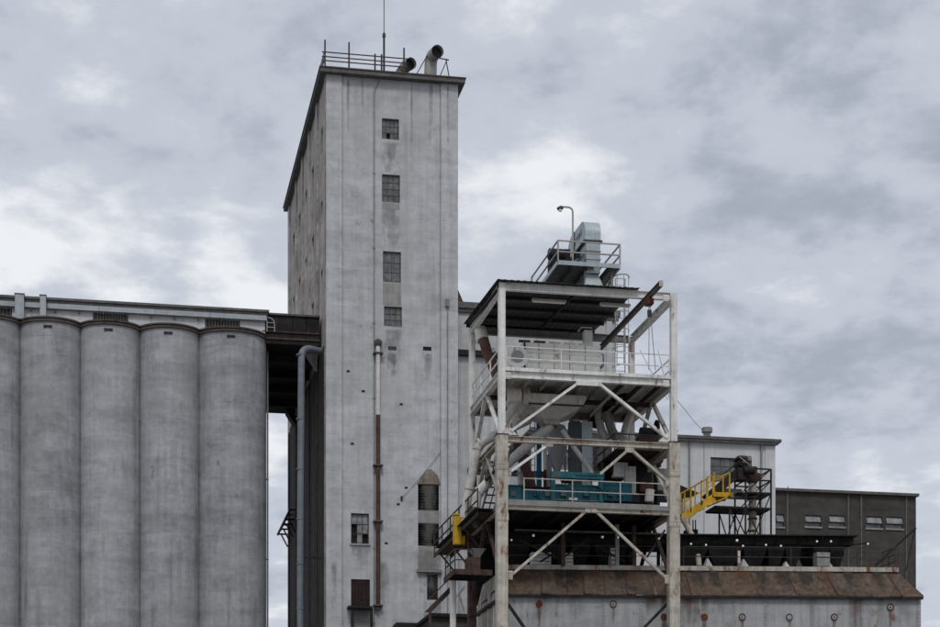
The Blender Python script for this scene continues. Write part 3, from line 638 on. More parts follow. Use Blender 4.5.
# ------------------------------------------------------------------ steel frame
YF, YB = 83.0, 90.1
FX0, FX1 = px(501.6, YF), px(673.4, YF)
zl = lambda y: at(501.6, y, YF).z
Z1, Z2, Z3, Z4 = zl(286.5), zl(374), zl(438.5), zl(505)       # top beam, upper deck, middle beam, lower deck
XM = (FX0 + FX1) / 2
fr = thing('process_tower', 'open steel process frame with white upper and rusty cream lower posts', 'steel frame', (XM, (YF + YB) / 2, 0))
for X in (FX0, FX1):
    for Y in (YF, YB):
        f = Y == YF
        MB().ibeam((X, Y, Z3 + .15), (X, Y, Z1 + (.15 if f else .12)), .30 if f else .27, .3 if f else .27, .035, V((0, 1, 0))).build('post', 'white_steel', fr)
        w_ = .25 if f else .2
        MB().box((X - w_, Y - w_, 0), (X + w_, Y + w_, Z3 + .14)).build('post', 'cream_steel' if f else 'brown_steel', fr, label='rusty lower post' )
        if f: box('cap_plate', 'rust', fr, (X - w_ - .03, Y - w_ - .03, Z3 + .142), (X + w_ + .03, Y + w_ + .03, Z3 + .175))
e = .16
def beams(z, h, w_, mat, rear=True, sides=True, rmat=None):
    ib('beam', mat, fr, (FX0 + e, YF, z), (FX1 - e, YF, z), w_, h)
    if rear: ib('beam', rmat or mat, fr, (FX0 + e, YB, z), (FX1 - e, YB, z), w_, h)
    if sides:
        for X in (FX0, FX1): ib('beam', mat, fr, (X, YF + e, z), (X, YB - e, z), w_, h)
beams(Z1, .34, .24, 'white_steel', rmat='grey_steel')
beams(Z2, .36, .26, 'white_steel', rmat='cream_steel')
beams(Z3 - .02, .27, .26, 'cream_steel', rmat='grey_steel')
beams(Z4 - .08, .22, .26, 'cream_steel', rmat='grey_steel')
# upper deck: floor plates on joists, toe board
NJ = 9
for i in range(NJ):
    X = FX0 + .5 + i * (FX1 - FX0 - 1) / (NJ - 1); bar('joist', 'cream_steel' if i < 6 else 'brown_steel', fr, (X, YF + .14, Z2 - .02), (X, YB - .14, Z2 - .02), .1, .2)
for i in range(NJ + 1):
    a = FX0 + .16 + i * (FX1 - FX0 - .32) / (NJ + 1); b_ = FX0 + .16 + (i + 1) * (FX1 - FX0 - .32) / (NJ + 1)
    box('deck_plate', 'white_steel', fr, (a + .006, YF - .1, Z2 + .183), (b_ - .006, YB + .1, Z2 + .203))
ib('cross_beam', 'brown_steel', fr, (FX0 + .14, 86.4, Z2 - .22), (FX1 - .14, 86.4, Z2 - .22), .16, .2)
bar('toe_board', 'white_steel', fr, (FX0 + .17, YF - .145, Z2 + .22), (FX1 - .17, YF - .145, Z2 + .22), .02, .16)
# lower deck plate (solid)
nP = 8
for i in range(nP):
    a = FX0 - 1.0 + i * (FX1 - FX0 + 1.2) / nP; b_ = FX0 - 1.0 + (i + 1) * (FX1 - FX0 + 1.2) / nP
    if i == 0: box('deck_plate', 'soot', fr, (a, YF + 1.2, Z4 + .035), (b_ - .006, YB + 5, Z4 + .06))
    else: box('deck_plate', 'soot', fr, (a + .006, YF + .02, Z4 + .035), (b_ - .006, YB + 5, Z4 + .06))
bar('toe_board', 'grey_steel', fr, (FX0 + .27, YF - .14, Z4 + .12), (FX1 - .27, YF - .14, Z4 + .12), .02, .26)
for i in range(7): X = FX0 + .8 + i * 1.1; bar('joist', 'soot', fr, (X, YF + .14, Z4 - .1), (X, YB + 5, Z4 - .1), .1, .22)
# braces, front face
def fb_(x0_, y0_, x1_, y1_, mat, w_=.2, Y=YF - .02): return bar('brace', mat, fr, at(x0_, y0_, Y), at(x1_, y1_, Y), w_, .12)
fb_(579, 382.5, 511, 431, 'white_steel', .2); fb_(599, 384, 667, 438, 'white_steel', .2)
fb_(549, 444, 507, 474, 'white_steel', .17); fb_(628, 450, 600, 474, 'cream_steel', .17); fb_(630, 449, 670, 484, 'cream_steel', .2)
fb_(588, 509.5, 509, 577, 'cream_steel', .15); fb_(594, 509.5, 669, 581, 'cream_steel', .15)
fb_(508, 604, 530, 636, 'soot', .16, YF + .3); fb_(671, 600, 640, 632, 'soot', .16, YF + .3)
p0, p1 = at(576, 380, YF - .12), at(601.5, 386.5, YF - .12)
box('gusset_plate', 'white_steel', fr, (p0.x, YF - .16, p1.z), (p1.x, YF - .135, Z2 - .184))
p0 = at(497, 428, YF - .1)
for X, s_ in ((FX0, 1), (FX1, -1)):
    MB().extr([(X + s_ * .16, YF - .05, Z3 + .18), (X + s_ * .75, YF - .05, Z3 + .18), (X + s_ * .16, YF - .05, Z3 + .75)], (0, .03, 0)).build('gusset_plate', 'white_steel', fr)
def gusset(x, y, w_, h_, mat='white_steel'):
    w_ *= .7; h_ *= .68
    c_ = at(x, y, YF - .1); m = MB().box((c_.x - w_ / 2, YF - .115, c_.z - h_ / 2), (c_.x + w_ / 2, YF - .09, c_.z + h_ / 2))
    for a_ in (-.3, 0, .3):
        for b2 in (-.25, .25): m.box((c_.x + a_ * w_ - .022, YF - .135, c_.z + b2 * h_ - .022), (c_.x + a_ * w_ + .022, YF - .114, c_.z + b2 * h_ + .022))
    m.build('gusset_plate', mat, fr)
for x, y, w_, h_, mt in ((549, 444.5, .55, .3, 'cream_steel'), (629.5, 450, .6, .34, 'cream_steel'), (509, 473, .3, .5, 'cream_steel'), (668, 482, .3, .55, 'cream_steel'), (591, 510.5, .8, .3, 'cream_steel'), (510.5, 575, .3, .6, 'cream_steel'), (667, 579, .3, .6, 'cream_steel'), (508, 287.5, .4, .42, 'white_steel'), (666, 298, .4, .42, 'white_steel'), (508, 375.5, .4, .44, 'white_steel'), (666, 383.5, .4, .44, 'white_steel')):
    gusset(x, y, w_, h_, mt)
for X in (FX0, FX1):
    for z in (Z4 - .75, Z4 + 1.6, 12.5): 
        m = MB().box((X - .27, YF - .275, z), (X + .27, YF - .251, z + .32))
        for a_ in (-.18, -.06, .06, .18):
            for b2 in (.08, .24): m.box((X + a_ - .02, YF - .295, z + b2 - .02), (X + a_ + .02, YF - .274, z + b2 + .02))
        m.build('splice_plate', 'cream_steel', fr)
# braces, sides
ymid = (YF + YB) / 2
for X in (FX0, FX1):
    for Y in (YF + .2, YB - .2):
        bar('brace', 'white_steel' if X == FX0 else 'cream_steel', fr, (X, ymid + (-.3 if Y < ymid else .3), Z2 - .2), (X, Y, Z3 + .2), .18, .12)
    for Y in (YF + .3, YB - .3): bar('brace', 'brown_steel', fr, (X, ymid + (-.3 if Y < ymid else .3), Z4 - .2), (X, Y, 15.2), .16, .12)
    for Y in (YF + .3, YB - .3): bar('brace', 'cream_steel', fr, (X, ymid + (-.3 if Y < ymid else .3), Z3 - .16), (X, Y, Z4 + .3), .16, .12)
bar('tie_beam', 'brown_steel', fr, (FX0, YF + .25, Z4 + 1.9), (FX0, YB - .2, Z4 + 1.9), .12)
# ------------------------------------------------------------------ canopy
CX0, CX1 = px(497.5, 82.6), px(640, 82.6); CY0, CY1 = 82.6, 91.0
zc0, zc1 = at(500, 279.5, 82.6).z, at(467.6, 324.5, 91.0).z
cn = thing('canopy_roof', 'dark corrugated canopy roof over the top of the steel frame', 'canopy', (CX0, CY0, Z1))
m = MB(); n = 90; top = []
for j, (Y, z) in enumerate(((CY0, zc0), (CY1, zc1))):
    for s_ in (0, .012):
        for i in range(n + 1):
            m.v.append(V((CX0 + i * (CX1 - CX0) / n, Y, z + .012 * math.sin(i * 1.5708) + s_ + random.uniform(0, .012))))
k = n + 1
for i in range(n):
    m.f += [[i, i + 1, 2 * k + i + 1, 2 * k + i], [k + i, 3 * k + i, 3 * k + i + 1, k + i + 1], [i, k + i, k + i + 1, i + 1], [2 * k + i, 2 * k + i + 1, 3 * k + i + 1, 3 * k + i]]
m.build('roof_sheet', 'corr', cn)
for f in (.06, .3, .52, .74, .96):
    Y = CY0 + (CY1 - CY0) * f; z = zc0 + (zc1 - zc0) * f - .13; bar('purlin', 'black', cn, (CX0 + .1, Y, z), (CX1 - .05, Y, z), .12, .18)
for X in (CX0 + .12, px(560, 86)):
    bar('rafter', 'soot', cn, (X, YF + .4, zc0 - .28), (X, YB - .3, zc1 - .3), .1, .13)
for x in (514, 551, 590):
    X = px(x, YB); bar('strut', 'black', cn, (X, YB, Z1 + .17), (X, YB, zc1 - .22), .1)
for xa, xb, y_, lab in ((532, 566, 299, 'long pale fluorescent light fitting under the canopy, beside the left post'), (600, 630, 303, 'long pale fluorescent light fitting under the canopy, near the hoist beam')):
    p0 = at(xa, y_, 84.2); p1 = at(xb, y_, 84.2)
    lf = thing('strip_light', lab, 'light fitting', p0, 'strip lights under the canopy')
    zz = zc0 - .38
    box('housing', 'strip', lf, (p0.x, 84.1, zz), (p1.x, 84.3, zz + .1)); box('tube_cover', 'plate', lf, (p0.x + .05, 84.14, zz - .05), (p1.x - .05, 84.26, zz - .002))
    for X in (p0.x + .3, p1.x - .3): bar('hanger', 'black', lf, (X, 84.2, zz + .1), (X, 84.2, zc0 - .05), .02)
# hoist beam with chains
hb0 = at(661, 283.5, 80.0); zh = hb0.z; hx = hb0.x
hbm = thing('hoist_beam', 'dark rusty cantilevered hoist I-beam poking out beside the canopy', 'hoist beam', (hx, 85, zh))
ib('beam', 'hoist', hbm, (hx, 80.0, zh), (hx, 90.4, zh), .16, .25, .03)
box('end_plate', 'cream_steel', hbm, (hx - .09, 79.97, zh - .135), (hx + .09, 79.998, zh + .135))
box('trolley', 'rust', hbm, (hx - .15, 81.6, zh - .42), (hx + .15, 82.1, zh - .163))
ch = thing('hoist_chain', 'slack hoist chain loops hanging from the dark hoist beam', 'chain', (hx, 81.8, zh - 3))
for dx, L in ((-.06, 3.4), (.1, 3.4)):
    tub('chain_fall', 'grey_steel', ch, [(hx + dx * .3, 81.85, zh - .42), (hx + dx + .05, 81.85, zh - 1.8), (hx + dx * 2 + .1, 81.85, zh - L)], .018, 5)
box('hook_block', 'dark_rail', ch, (hx - .08, 81.8, zh - .95), (hx + .1, 81.9, zh - .65))
# caged ladder at the rear right
lx = px(626, 89.2) - .3; ly = 89.2
ld = thing('caged_ladder', 'grey caged ladder rising past the canopy to the elevator head', 'ladder', (lx, ly, Z2 + .2))
ztop = at(628, 279, ly).z
for s_ in (-.25, .25): bar('stile', 'rail', ld, (lx + s_, ly, Z2 + .21), (lx + s_, ly, ztop), .05)
z = Z2 + .5
while z < ztop: tub('rung', 'rail', ld, [(lx - .25, ly, z), (lx + .25, ly, z)], .018, 5); z += .33
z = Z2 + 2.3; hoopz = []
while z < ztop + .05:
    tub('cage_hoop', 'rail', ld, [V((lx + .42 * math.cos(a_), ly - .75 * math.sin(a_) * .9, z)) for a_ in [math.pi * k / 10 for k in range(11)]], .02, 5); hoopz.append(z); z += .9
tub('cage_hoop', 'rail', ld, [V((lx + .42 * math.cos(a_), ly - .68 * math.sin(a_), ztop)) for a_ in [math.pi * k / 10 for k in range(11)]], .025, 5)
for a_ in (.25, .5, .75):
    q_ = V((lx + .42 * math.cos(math.pi * a_), ly - .675 * math.sin(math.pi * a_), 0)); bar('cage_strap', 'rail', ld, q_ + V((0, 0, hoopz[0])), q_ + V((0, 0, ztop)), .03)

# ------------------------------------------------------------------ bucket elevator on the canopy
YE = 85.6
pf = at(558, 262.5, YE); pr = at(620, 268.5, YE); PZ = pf.z; EX0, EX1 = pf.x, pr.x; PD = 5.6
ep = thing('elevator_platform', 'steel service platform around the elevator head above the canopy', 'platform', (EX0, YE, zc1))
for i in range(5):
    a = EX0 + i * (EX1 - EX0) / 5; b_ = EX0 + (i + 1) * (EX1 - EX0) / 5
    if i == 3: box('deck_plate', 'grey_steel', ep, (a + .004, YE + 2.2, PZ - .06), (b_ - .004, YE + PD, PZ - .03)); continue
    box('deck_plate', 'grey_steel', ep, (a + .004, YE + .05, PZ - .06), (b_ - .004, YE + PD, PZ - .03))
for a, b_ in (((EX0, YE, PZ), (EX1, YE, PZ)), ((EX0, YE + PD, PZ), (EX1, YE + PD, PZ)), ((EX0, YE + .05, PZ), (EX0, YE + PD, PZ)), ((EX1, YE + .05, PZ), (EX1, YE + PD, PZ))):
    bar('edge_beam', 'galv', ep, a, b_, .08, .2)
for X in (EX0 + .7, EX0 + 1.45, EX1 - .5): bar('joist', 'louver', ep, (X, YE + .06, PZ - .13), (X, YE + PD, PZ - .13), .08, .12)
for x, y in ((EX0 + 1.45, YE + .4), (EX1 - .3, YE + .4), (EX0 + .3, YE + PD - .2), (EX1 - .2, YE + PD - .2)):
    bar('leg', 'grey_steel', ep, (x, y, zc1 - .1), (x, y, PZ - .1), .12)
bar('brace', 'grey_steel', ep, (EX1 - .75, YE + 1.4, zc1), (EX1 - .1, YE + .3, PZ - .1), .08)
railing('galvanised railing round the elevator service platform above the canopy', [(EX0, YE + PD, PZ + .1), (EX0, YE, PZ + .1), (EX1, YE, PZ + .1), (EX1, YE + PD, PZ + .1)], .95, 4.4, 'rail', .03, (.45,))
# head
hx0, hx1 = px(585.3, YE + .3), px(600.8, YE + .3); yf = YE + .3; zt = at(590, 222, yf).z + .22; zfl = at(592, 240, yf).z; L = 3.5
be = thing('bucket_elevator', 'galvanised bucket elevator head with curved hood above the canopy', 'elevator', ((hx0 + hx1) / 2, yf + 1, zc1))
hp = []
for k in range(11):   # front rounded corner
    a_ = math.pi / 2 * k / 10; hp.append((yf + .8 - .8 * math.cos(a_), zt - .7 + .7 * math.sin(a_)))
for k in range(11):   # rear rounded corner
    a_ = math.pi / 2 * k / 10; hp.append((yf + L - .9 + .9 * math.sin(a_), zt - .75 + .75 * math.cos(a_)))
hp += [(yf + L, zfl), (yf, zfl)]
MB().extr([(hx0, y, z) for y, z in hp], (hx1 - hx0, 0, 0)).build('hood', 'galv', be, False)
box('flange', 'louver', be, (hx0 - .07, yf - .07, zfl - .09), (hx1 + .07, yf + L + .05, zfl - .004))
zd = PZ - .1
box('discharge_casing', 'galv', be, (hx0 + .05, yf, zd - .2), (hx1 - .03, yf + 1.2, zfl - .094))
for z in (zfl - .55, PZ + .35): box('stiffener', 'galv', be, (hx0 + .02, yf - .04, z), (hx1, yf + 1.22, z + .06))
lo = [(hx0 - .25, yf - .25, zc1 + .03), (hx1 + .3, yf - .25, zc1 + .03), (hx1 + .3, yf + 1.3, zc1 + .03), (hx0 - .25, yf + 1.3, zc1 + .03)]
hi = [(hx0 + .12, yf + .1, zd - .22), (hx1 - .1, yf + .1, zd - .22), (hx1 - .1, yf + 1.1, zd - .22), (hx0 + .12, yf + 1.1, zd - .22)]
MB().frustum(lo, hi).build('discharge_funnel', 'galv', be)
box('rear_casing', 'galv', be, (hx0 + .06, yf + 1.7, zc1 + .05), (hx1 - .06, yf + L - .1, zfl - .095))
for k, (dy, dz) in enumerate(((.55, -1.0), (.75, -1.02), (.95, -1.05), (1.2, -1.0), (1.45, -1.1))):   # worn lettering on the hood side
    box('worn_lettering', 'marking', be, (hx0 - .006, yf + dy * 1.3, zt + dz + .38), (hx0 - .001, yf + dy * 1.3 + .16, zt + dz + .68 - .06 * (k % 2)))
bar('seam', 'louver', be, (hx0 - .02, yf + 2.1, zfl), (hx0 - .02, yf + 2.1, zt - .02), .05)
tub('inspection_pipe', 'black', be, bend([V((hx0 - .1, yf + .9, zfl - .5)), V((hx0 - .1, yf + 2.2, zfl - .3)), V((hx0 - .1, yf + 2.6, zt - 1.4))], .3), .06, 8)
mo = thing('drive_motor', 'dark drive motor with gearbox on the elevator platform', 'motor', at(557, 262, YE + 2.0))
mx = at(557, 256, YE + 2.0)
tub('motor_body', 'black', mo, [(mx.x - .45, mx.y, mx.z + .05), (mx.x - .4, mx.y, mx.z + .05), (mx.x + .35, mx.y, mx.z + .05)], [.2, .3, .3], 14)
box('gearbox', 'black', mo, (mx.x + .36, mx.y - .2, mx.z - .3), (mx.x + .62, mx.y + .25, mx.z + .3)); box('base', 'black', mo, (mx.x - .4, mx.y - .3, PZ + .0), (mx.x + .7, mx.y + .3, mx.z - .24))
tub('coupling', 'grey_steel', mo, [(mx.x + .75, mx.y, mx.z + .2), (hx0 - .01, mx.y, mx.z + .2)], .09, 10)
lp = thing('yard_lamp', 'gooseneck lamp on a thin pole beside the elevator head', 'lamp', at(572.6, 263, YE + .6))
Yl = YE + .6
tub('pole', 'rail', lp, bend([V((px(572.8, Yl), Yl, PZ)), at(572.8, 207.5, Yl), at(562, 206.8, Yl)], .45), .045, 8)
hd = at(561, 208, Yl); MB().tube([hd + V((.1, 0, .03)), hd, hd - V((.18, 0, .05))], [.06, .12, .07], 10).build('lamp_head', 'louver', lp, True)
tub('lens', 'plate', lp, [hd - V((.04, 0, .07)), hd - V((.04, 0, .16))], .085, 10)

# ------------------------------------------------------------------ upper deck equipment
DZ2 = Z2 + .204
railing('white railing along the front of the upper deck', [(FX0 + .2, YF - .05, DZ2), (FX1 - .2, YF - .05, DZ2)], 1.07, 2.8, 'white_steel', .021, (.5,))
railing('white railing along the side of the upper deck facing the tower', [(FX0 - .02, YF + .25, DZ2), (FX0 - .02, YB - .2, DZ2)], 1.07, 2.2, 'white_steel', .025, (.5,))
railing('white railing along the side of the upper deck by the chains', [(FX1 + .02, YF + .25, DZ2), (FX1 + .02, YB - .2, DZ2)], 1.07, 3.4, 'white_steel', .025, (.5,))
YM = 86.6
ma, mb_ = at(523, 372, YM), at(600, 372, YM); mzt = at(540, 343, YM).z
mc = thing('grain_cleaner', 'long white ribbed grain cleaner machine on the upper deck', 'machine', ((ma.x + mb_.x) / 2, YM + .8, DZ2))
box('body', 'machine', mc, (ma.x, YM, DZ2 + .25), (mb_.x, YM + 1.9, mzt))
for k in range(4):
    z = DZ2 + .55 + k * (mzt - DZ2 - .6) / 4; box('rib', 'machine', mc, (ma.x - .03, YM - .16, z), (mb_.x + .03, YM - .002, z + .06))
for k in range(24): X = ma.x + .5 + k * (mb_.x - ma.x - .8) / 24; box('tine', 'fascia', mc, (X, YM - .15, DZ2 + .62), (X + .05, YM - .003, DZ2 + .8))
for X in (ma.x + .15, (ma.x + mb_.x) / 2, mb_.x - .15): bar('leg', 'machine', mc, (X, YM + .15, DZ2), (X, YM + .15, DZ2 + .25), .14)
for k in range(5): box('top_bracket', 'brown_steel' if k < 2 else 'beige', mc, (ma.x - .2 + k * .75, YM - .06, mzt + .004), (ma.x + .35 + k * .75, YM + .1, mzt + .09))
for k in range(1, 5): X = ma.x + k * (mb_.x - ma.x) / 5; box('panel_joint', 'rail', mc, (X, YM - .012, DZ2 + .3), (X + .035, YM - .002, mzt - .02))
box('hose', 'black', mc, (ma.x + .02, YM - .13, DZ2 + .3), (ma.x + .1, YM - .08, mzt - .05))
dr = thing('drum_fan', 'round white drum fan at the end of the grain cleaner', 'fan', at(516, 372, YM))
dc = at(516.5, 358, YM)
tub('drum', 'machine', dr, [(dc.x, YM - .25, dc.z), (dc.x, YM + .5, dc.z)], .52, 28)
MB().tube([(dc.x, YM - .28, dc.z), (dc.x, YM - .252, dc.z)], .3, 24).build('flange', 'rail', dr, True)
MB().frustum([V((dc.x - .35, YM, DZ2)), V((dc.x + .3, YM, DZ2)), V((dc.x + .3, YM + .6, DZ2)), V((dc.x - .35, YM + .6, DZ2))], [V((dc.x - .2, YM + .1, dc.z - .45)), V((dc.x + .2, YM + .1, dc.z - .45)), V((dc.x + .2, YM + .5, dc.z - .45)), V((dc.x - .2, YM + .5, dc.z - .45))]).build('stand', 'machine', dr)
fu = thing('dust_funnel', 'white square stack with open funnel standing under the canopy', 'funnel', at(588, 372, 87.5))
c0, c1 = at(584, 344, 87.6), at(592, 331, 87.6)
zq = zc0 - .55
box('stack', 'machine', fu, (c0.x, 87.5, DZ2 + 1.9), (c1.x, 87.9, c1.z)); box('base_box', 'grey_steel', fu, (c0.x - .3, 87.3, DZ2), (c1.x + .25, 88.2, DZ2 + 1.9))
MB().frustum([V((c0.x + .04, 87.5, c1.z + .003)), V((c1.x - .04, 87.5, c1.z + .003)), V((c1.x - .04, 87.9, c1.z + .003)), V((c0.x + .04, 87.9, c1.z + .003))], [V((c0.x - .16, 87.4, zq)), V((c0.x + .28, 87.4, zq)), V((c0.x + .28, 88.0, zq)), V((c0.x - .16, 88.0, zq))]).build('funnel', 'brown_steel', fu)
box('rim', 'plate', fu, (c0.x - .22, 87.34, zq + .003), (c0.x + .34, 88.06, zq + .03))
vb = thing('control_box', 'dark framed control box standing on the upper deck', 'box', at(602, 372, 87))
c0, c1 = at(597, 366, 87), at(604, 354, 87)
box('cabinet', 'grey_steel', vb, (c0.x, 87, c0.z), (c1.x, 87.4, c1.z)); box('door', 'machine', vb, (c0.x + .08, 86.97, c0.z + .1), (c1.x - .08, 86.997, c1.z - .08)); bar('stand', 'black', vb, ((c0.x + c1.x) / 2, 87.2, DZ2), ((c0.x + c1.x) / 2, 87.2, c0.z), .1)
rd = thing('red_spout', 'red brown sloping spout beside the white post under the canopy', 'spout', at(497, 376, 89))
tub('spout', 'red_brown', rd, [at(483, 338, 89), at(487, 352, 89), at(498, 378, 89)], .26, 10)
tub('inlet', 'beige', rd, [at(480, 329, 89.2), at(483, 340, 89.0)], .3, 10); box('hatch', 'plate', rd, at(492, 352, 88.7), at(494.5, 348, 88.72) + V((0, .02, 0)))
# equipment hanging below the upper deck
hpz = Z2 - .3
def rect(xa, xb, y, Y, d): p, q_ = at(xa, y, Y), at(xb, y, Y); return [V((p.x, Y, p.z)), V((q_.x, Y, p.z)), V((q_.x, Y + d, p.z)), V((p.x, Y + d, p.z))]
ho = thing('surge_hopper', 'large beige tapered hopper hanging under the upper deck', 'hopper', at(552, 420, 85.6))
MB().frustum(rect(531, 583, 403, 84.9, 3.0), [V((p.x, p.y, hpz)) for p in rect(527, 588, 403, 84.9, 3.2)]).build('upper_bin', 'beige', ho)
MB().frustum(rect(544, 559, 419, 85.8, .9), [p - V((0, 0, .02)) for p in rect(531.5, 582.5, 403, 84.91, 2.95)]).build('cone', 'beige', ho)
MB().frustum(rect(545, 560, 424, 85.85, .8), [p - V((0, 0, .01)) for p in rect(543, 560, 419, 85.75, 1.0)]).build('gate', 'cream_steel', ho)
for y in (403, ): p, q_ = at(529, y, 84.8), at(585, y, 84.8); bar('stiffener', 'brown_steel', ho, (p.x, 84.85, p.z), (q_.x, 84.85, q_.z + (p.z - q_.z)), .07)
cy_ = thing('screw_drum', 'beige horizontal drum with elbow spout below the upper deck', 'drum', at(513, 405, 85))
dc = at(514, 395.5, 85)
MB().tube([(dc.x - .28, 85, dc.z), (dc.x + .3, 85, dc.z)], .36, 20).build('drum', 'beige', cy_, True)
tub('elbow', 'duct', cy_, bend([dc + V((.1, .1, -.2)), at(513, 408, 85.1), at(504, 422, 85.1)], .3), .2, 14)
MB().tube([dc + V((.45, .3, .05)), dc + V((.75, .3, .05))], .42, 20, True).build('fan_housing', 'beige', cy_, True)
ic = thing('inclined_conveyor_trough', 'dark rusty inclined conveyor under the upper deck near the hoist', 'conveyor', at(600, 430, 87))
MB().bar(at(592, 425, 88.5), at(628, 392, 86.0), .5, .35).build('trough', 'soot', ic)
bar('frame_rail', 'cream_steel', ic, at(590, 416, 86.4), at(612, 394, 85.2), .1); bar('frame_rail', 'cream_steel', ic, at(600, 420, 87.4), at(622, 398, 86), .1)
tub('drop_spout', 'grey_steel', ic, [at(606, 412, 87), at(611, 428, 87), at(617, 440, 87)], .22, 10)
def r2(name, mat, par, xa, ya, xb, yb, Y, d): p, q_ = at(xa, ya, Y), at(xb, yb, Y); return box(name, mat, par, (p.x, Y, q_.z), (q_.x, Y + d, p.z))
# long pale spouts crossing to the tower side
def spout(label, pts, r, mat='duct', rings=()):
    t = thing('grain_spout', label, 'spout', pts[-1], 'grain spouts')
    P_ = bend(pts, .5, 5); MB().tube(P_, r, 14).build('pipe', mat, t, True)
    for a, f in rings:
        p = pts[a].lerp(pts[a + 1], f); d = (pts[a + 1] - pts[a]).normalized() * .04
        MB().tube([p - d, p + d], r * 1.18, 14).build('flange', mat, t, True)
    return t
spout('upper pale spout bending down from hopper toward the tower side', [at(530, 419, 86.5), at(478, 444, 87.5), at(464, 518, 88.0)], .22, rings=((0, .5), (0, .96), (1, .06), (1, .6)))
spout('lower pale spout sloping from the hopper gate behind the post', [at(551, 425, 86.2), at(500, 470, 86.6), at(477, 494, 86.9), at(475.5, 508, 86.9)], .24, rings=((0, .3), (1, .2), (1, .9)))
spout('rusty red brown spout leaning through the middle of the frame', [at(507, 421, 87.8), at(517, 444, 87.8), at(533, 490, 87.8)], .22, 'red_brown', ((0, .4), (1, .5)))
spout('slim pale spout crossing in front of the blue pipe', [at(562, 430, 86), at(590, 470, 86), at(592, 474, 86)], .12, 'duct')
spout('short pale chute under the upper deck beside the white post', [at(508, 400, 85.8), at(516, 416, 86), at(508, 430, 86.2)], .2, 'beige', ((0, .5), (1, .6)))
spout('pale chute dropping from the upper deck toward the middle landing', [at(600, 392, 87.5), at(598, 420, 87.5), at(607, 446, 87.5)], .2, 'duct', ((0, .6), (1, .5)))
spout('pale inclined chute crossing behind the right brace', [at(640, 395, 88.5), at(626, 425, 88.5), at(618, 470, 88.5)], .2, 'beige', ((0, .5), (1, .3), (1, .8)))
spout('thin pale vent pipe rising behind the beige hopper', [at(590, 470, 88.9), at(590, 440, 88.9), at(566, 415, 88.9)], .1, 'duct', ((0, .5),))
for i, (xa, ya, xb, yb, Yq, dd, mt, lab) in enumerate(((594, 446, 612, 470, 88.7, .6, 'duct', 'pale square duct section behind the blue drive housing'), (520, 447, 531, 484, 89.2, .5, 'duct', 'tall pale duct section behind the red brown spout'), (634, 396, 652, 408, 88, .8, 'beige', 'beige box duct under the upper deck near the right post'), (546, 455, 552, 486, 88.9, .3, 'white_wall', 'slim white duct section beside the rusty pipe'))):
    t = thing('square_duct', lab, 'duct', at((xa + xb) / 2, yb, Yq)); r2('duct_body', mt, t, xa, ya, xb, yb, Yq, dd)
    n_ = 3
    for k in range(n_ + 1): y = ya + (yb - ya) * k / n_; r2('flange', mt, t, xa - .8, y - .7, xb + .8, y + .7, Yq - .05, dd + .1)
tp = thing('blue_pipe', 'bright blue vertical pipe beside a small ladder in the frame', 'pipe', at(539, 487, 88.5))
tub('pipe', 'bright_blue', tp, [at(539, 488, 88.5), V((px(539, 88.5), 88.5, Z2 - .25))], .13, 12)
for y in (452, 476): p = at(539, y, 88.5); MB().lathe((p.x, p.y), [(.135, p.z), (.18, p.z + .02), (.18, p.z + .07), (.135, p.z + .09)], 12).build('flange', 'bright_blue', tp, True)
l2 = thing('short_ladder', 'thin pale ladder beside the blue pipe', 'ladder', at(532, 487, 88.6))
for x in (530, 535): bar('stile', 'rail', l2, at(x, 486, 88.6), V((px(x, 88.6), 88.6, Z2 - .3)), .04)
for k in range(13): p = at(530, 484 - k * 6.3, 88.6); bar('rung', 'rail', l2, p, (px(535, 88.6), 88.6, p.z), .03)
rp_ = thing('rusty_pipe', 'slim rust streaked vertical pipe beside the blue pipe', 'pipe', at(545, 487, 88.3))
tub('pipe', 'rust', rp_, [at(545, 487, 88.3), V((px(545, 88.3), 88.3, Z3 + .8))], .08, 8)
tub('sleeve', 'beige', rp_, [at(545, 470, 88.3), at(545, 445, 88.3)], .095, 8)
ec = thing('elevator_casing', 'twin grey blue elevator leg casings passing down through the frame', 'elevator', at(581, 490, 87.2))
for xa, xb, mt in ((570.5, 580.5, 'dark_leg'), (582, 592.5, 'galv')):
    a, b_ = at(xa, 490, 87.2), at(xb, 490, 87.2)
    lg_ = box('leg_casing', mt, ec, (a.x, 87.2, a.z), (b_.x, 87.7, at(580, 421, 87.2).z))
    for z in (Z4 + 2.3, Z3 + .2): box('joint_flange', mt, lg_, (a.x - .03, 87.16, z), (b_.x + .03, 87.74, z + .07))
wc = thing('white_cyclone', 'rounded white cyclone drum below the hopper gate', 'cyclone', at(556, 445, 89))
p = at(557, 440, 89)
MB().lathe((p.x, p.y), [(.15, p.z - 1.6), (.5, p.z - .5), (.5, p.z + .45), (.38, p.z + .7), (.1, p.z + .78)], 20).build('drum', 'white_wall', wc, True)
for s_ in (-.42, .42): bar('leg', 'grey_steel', wc, (p.x + s_, p.y, Z4 + .06), (p.x + s_, p.y, p.z), .06)
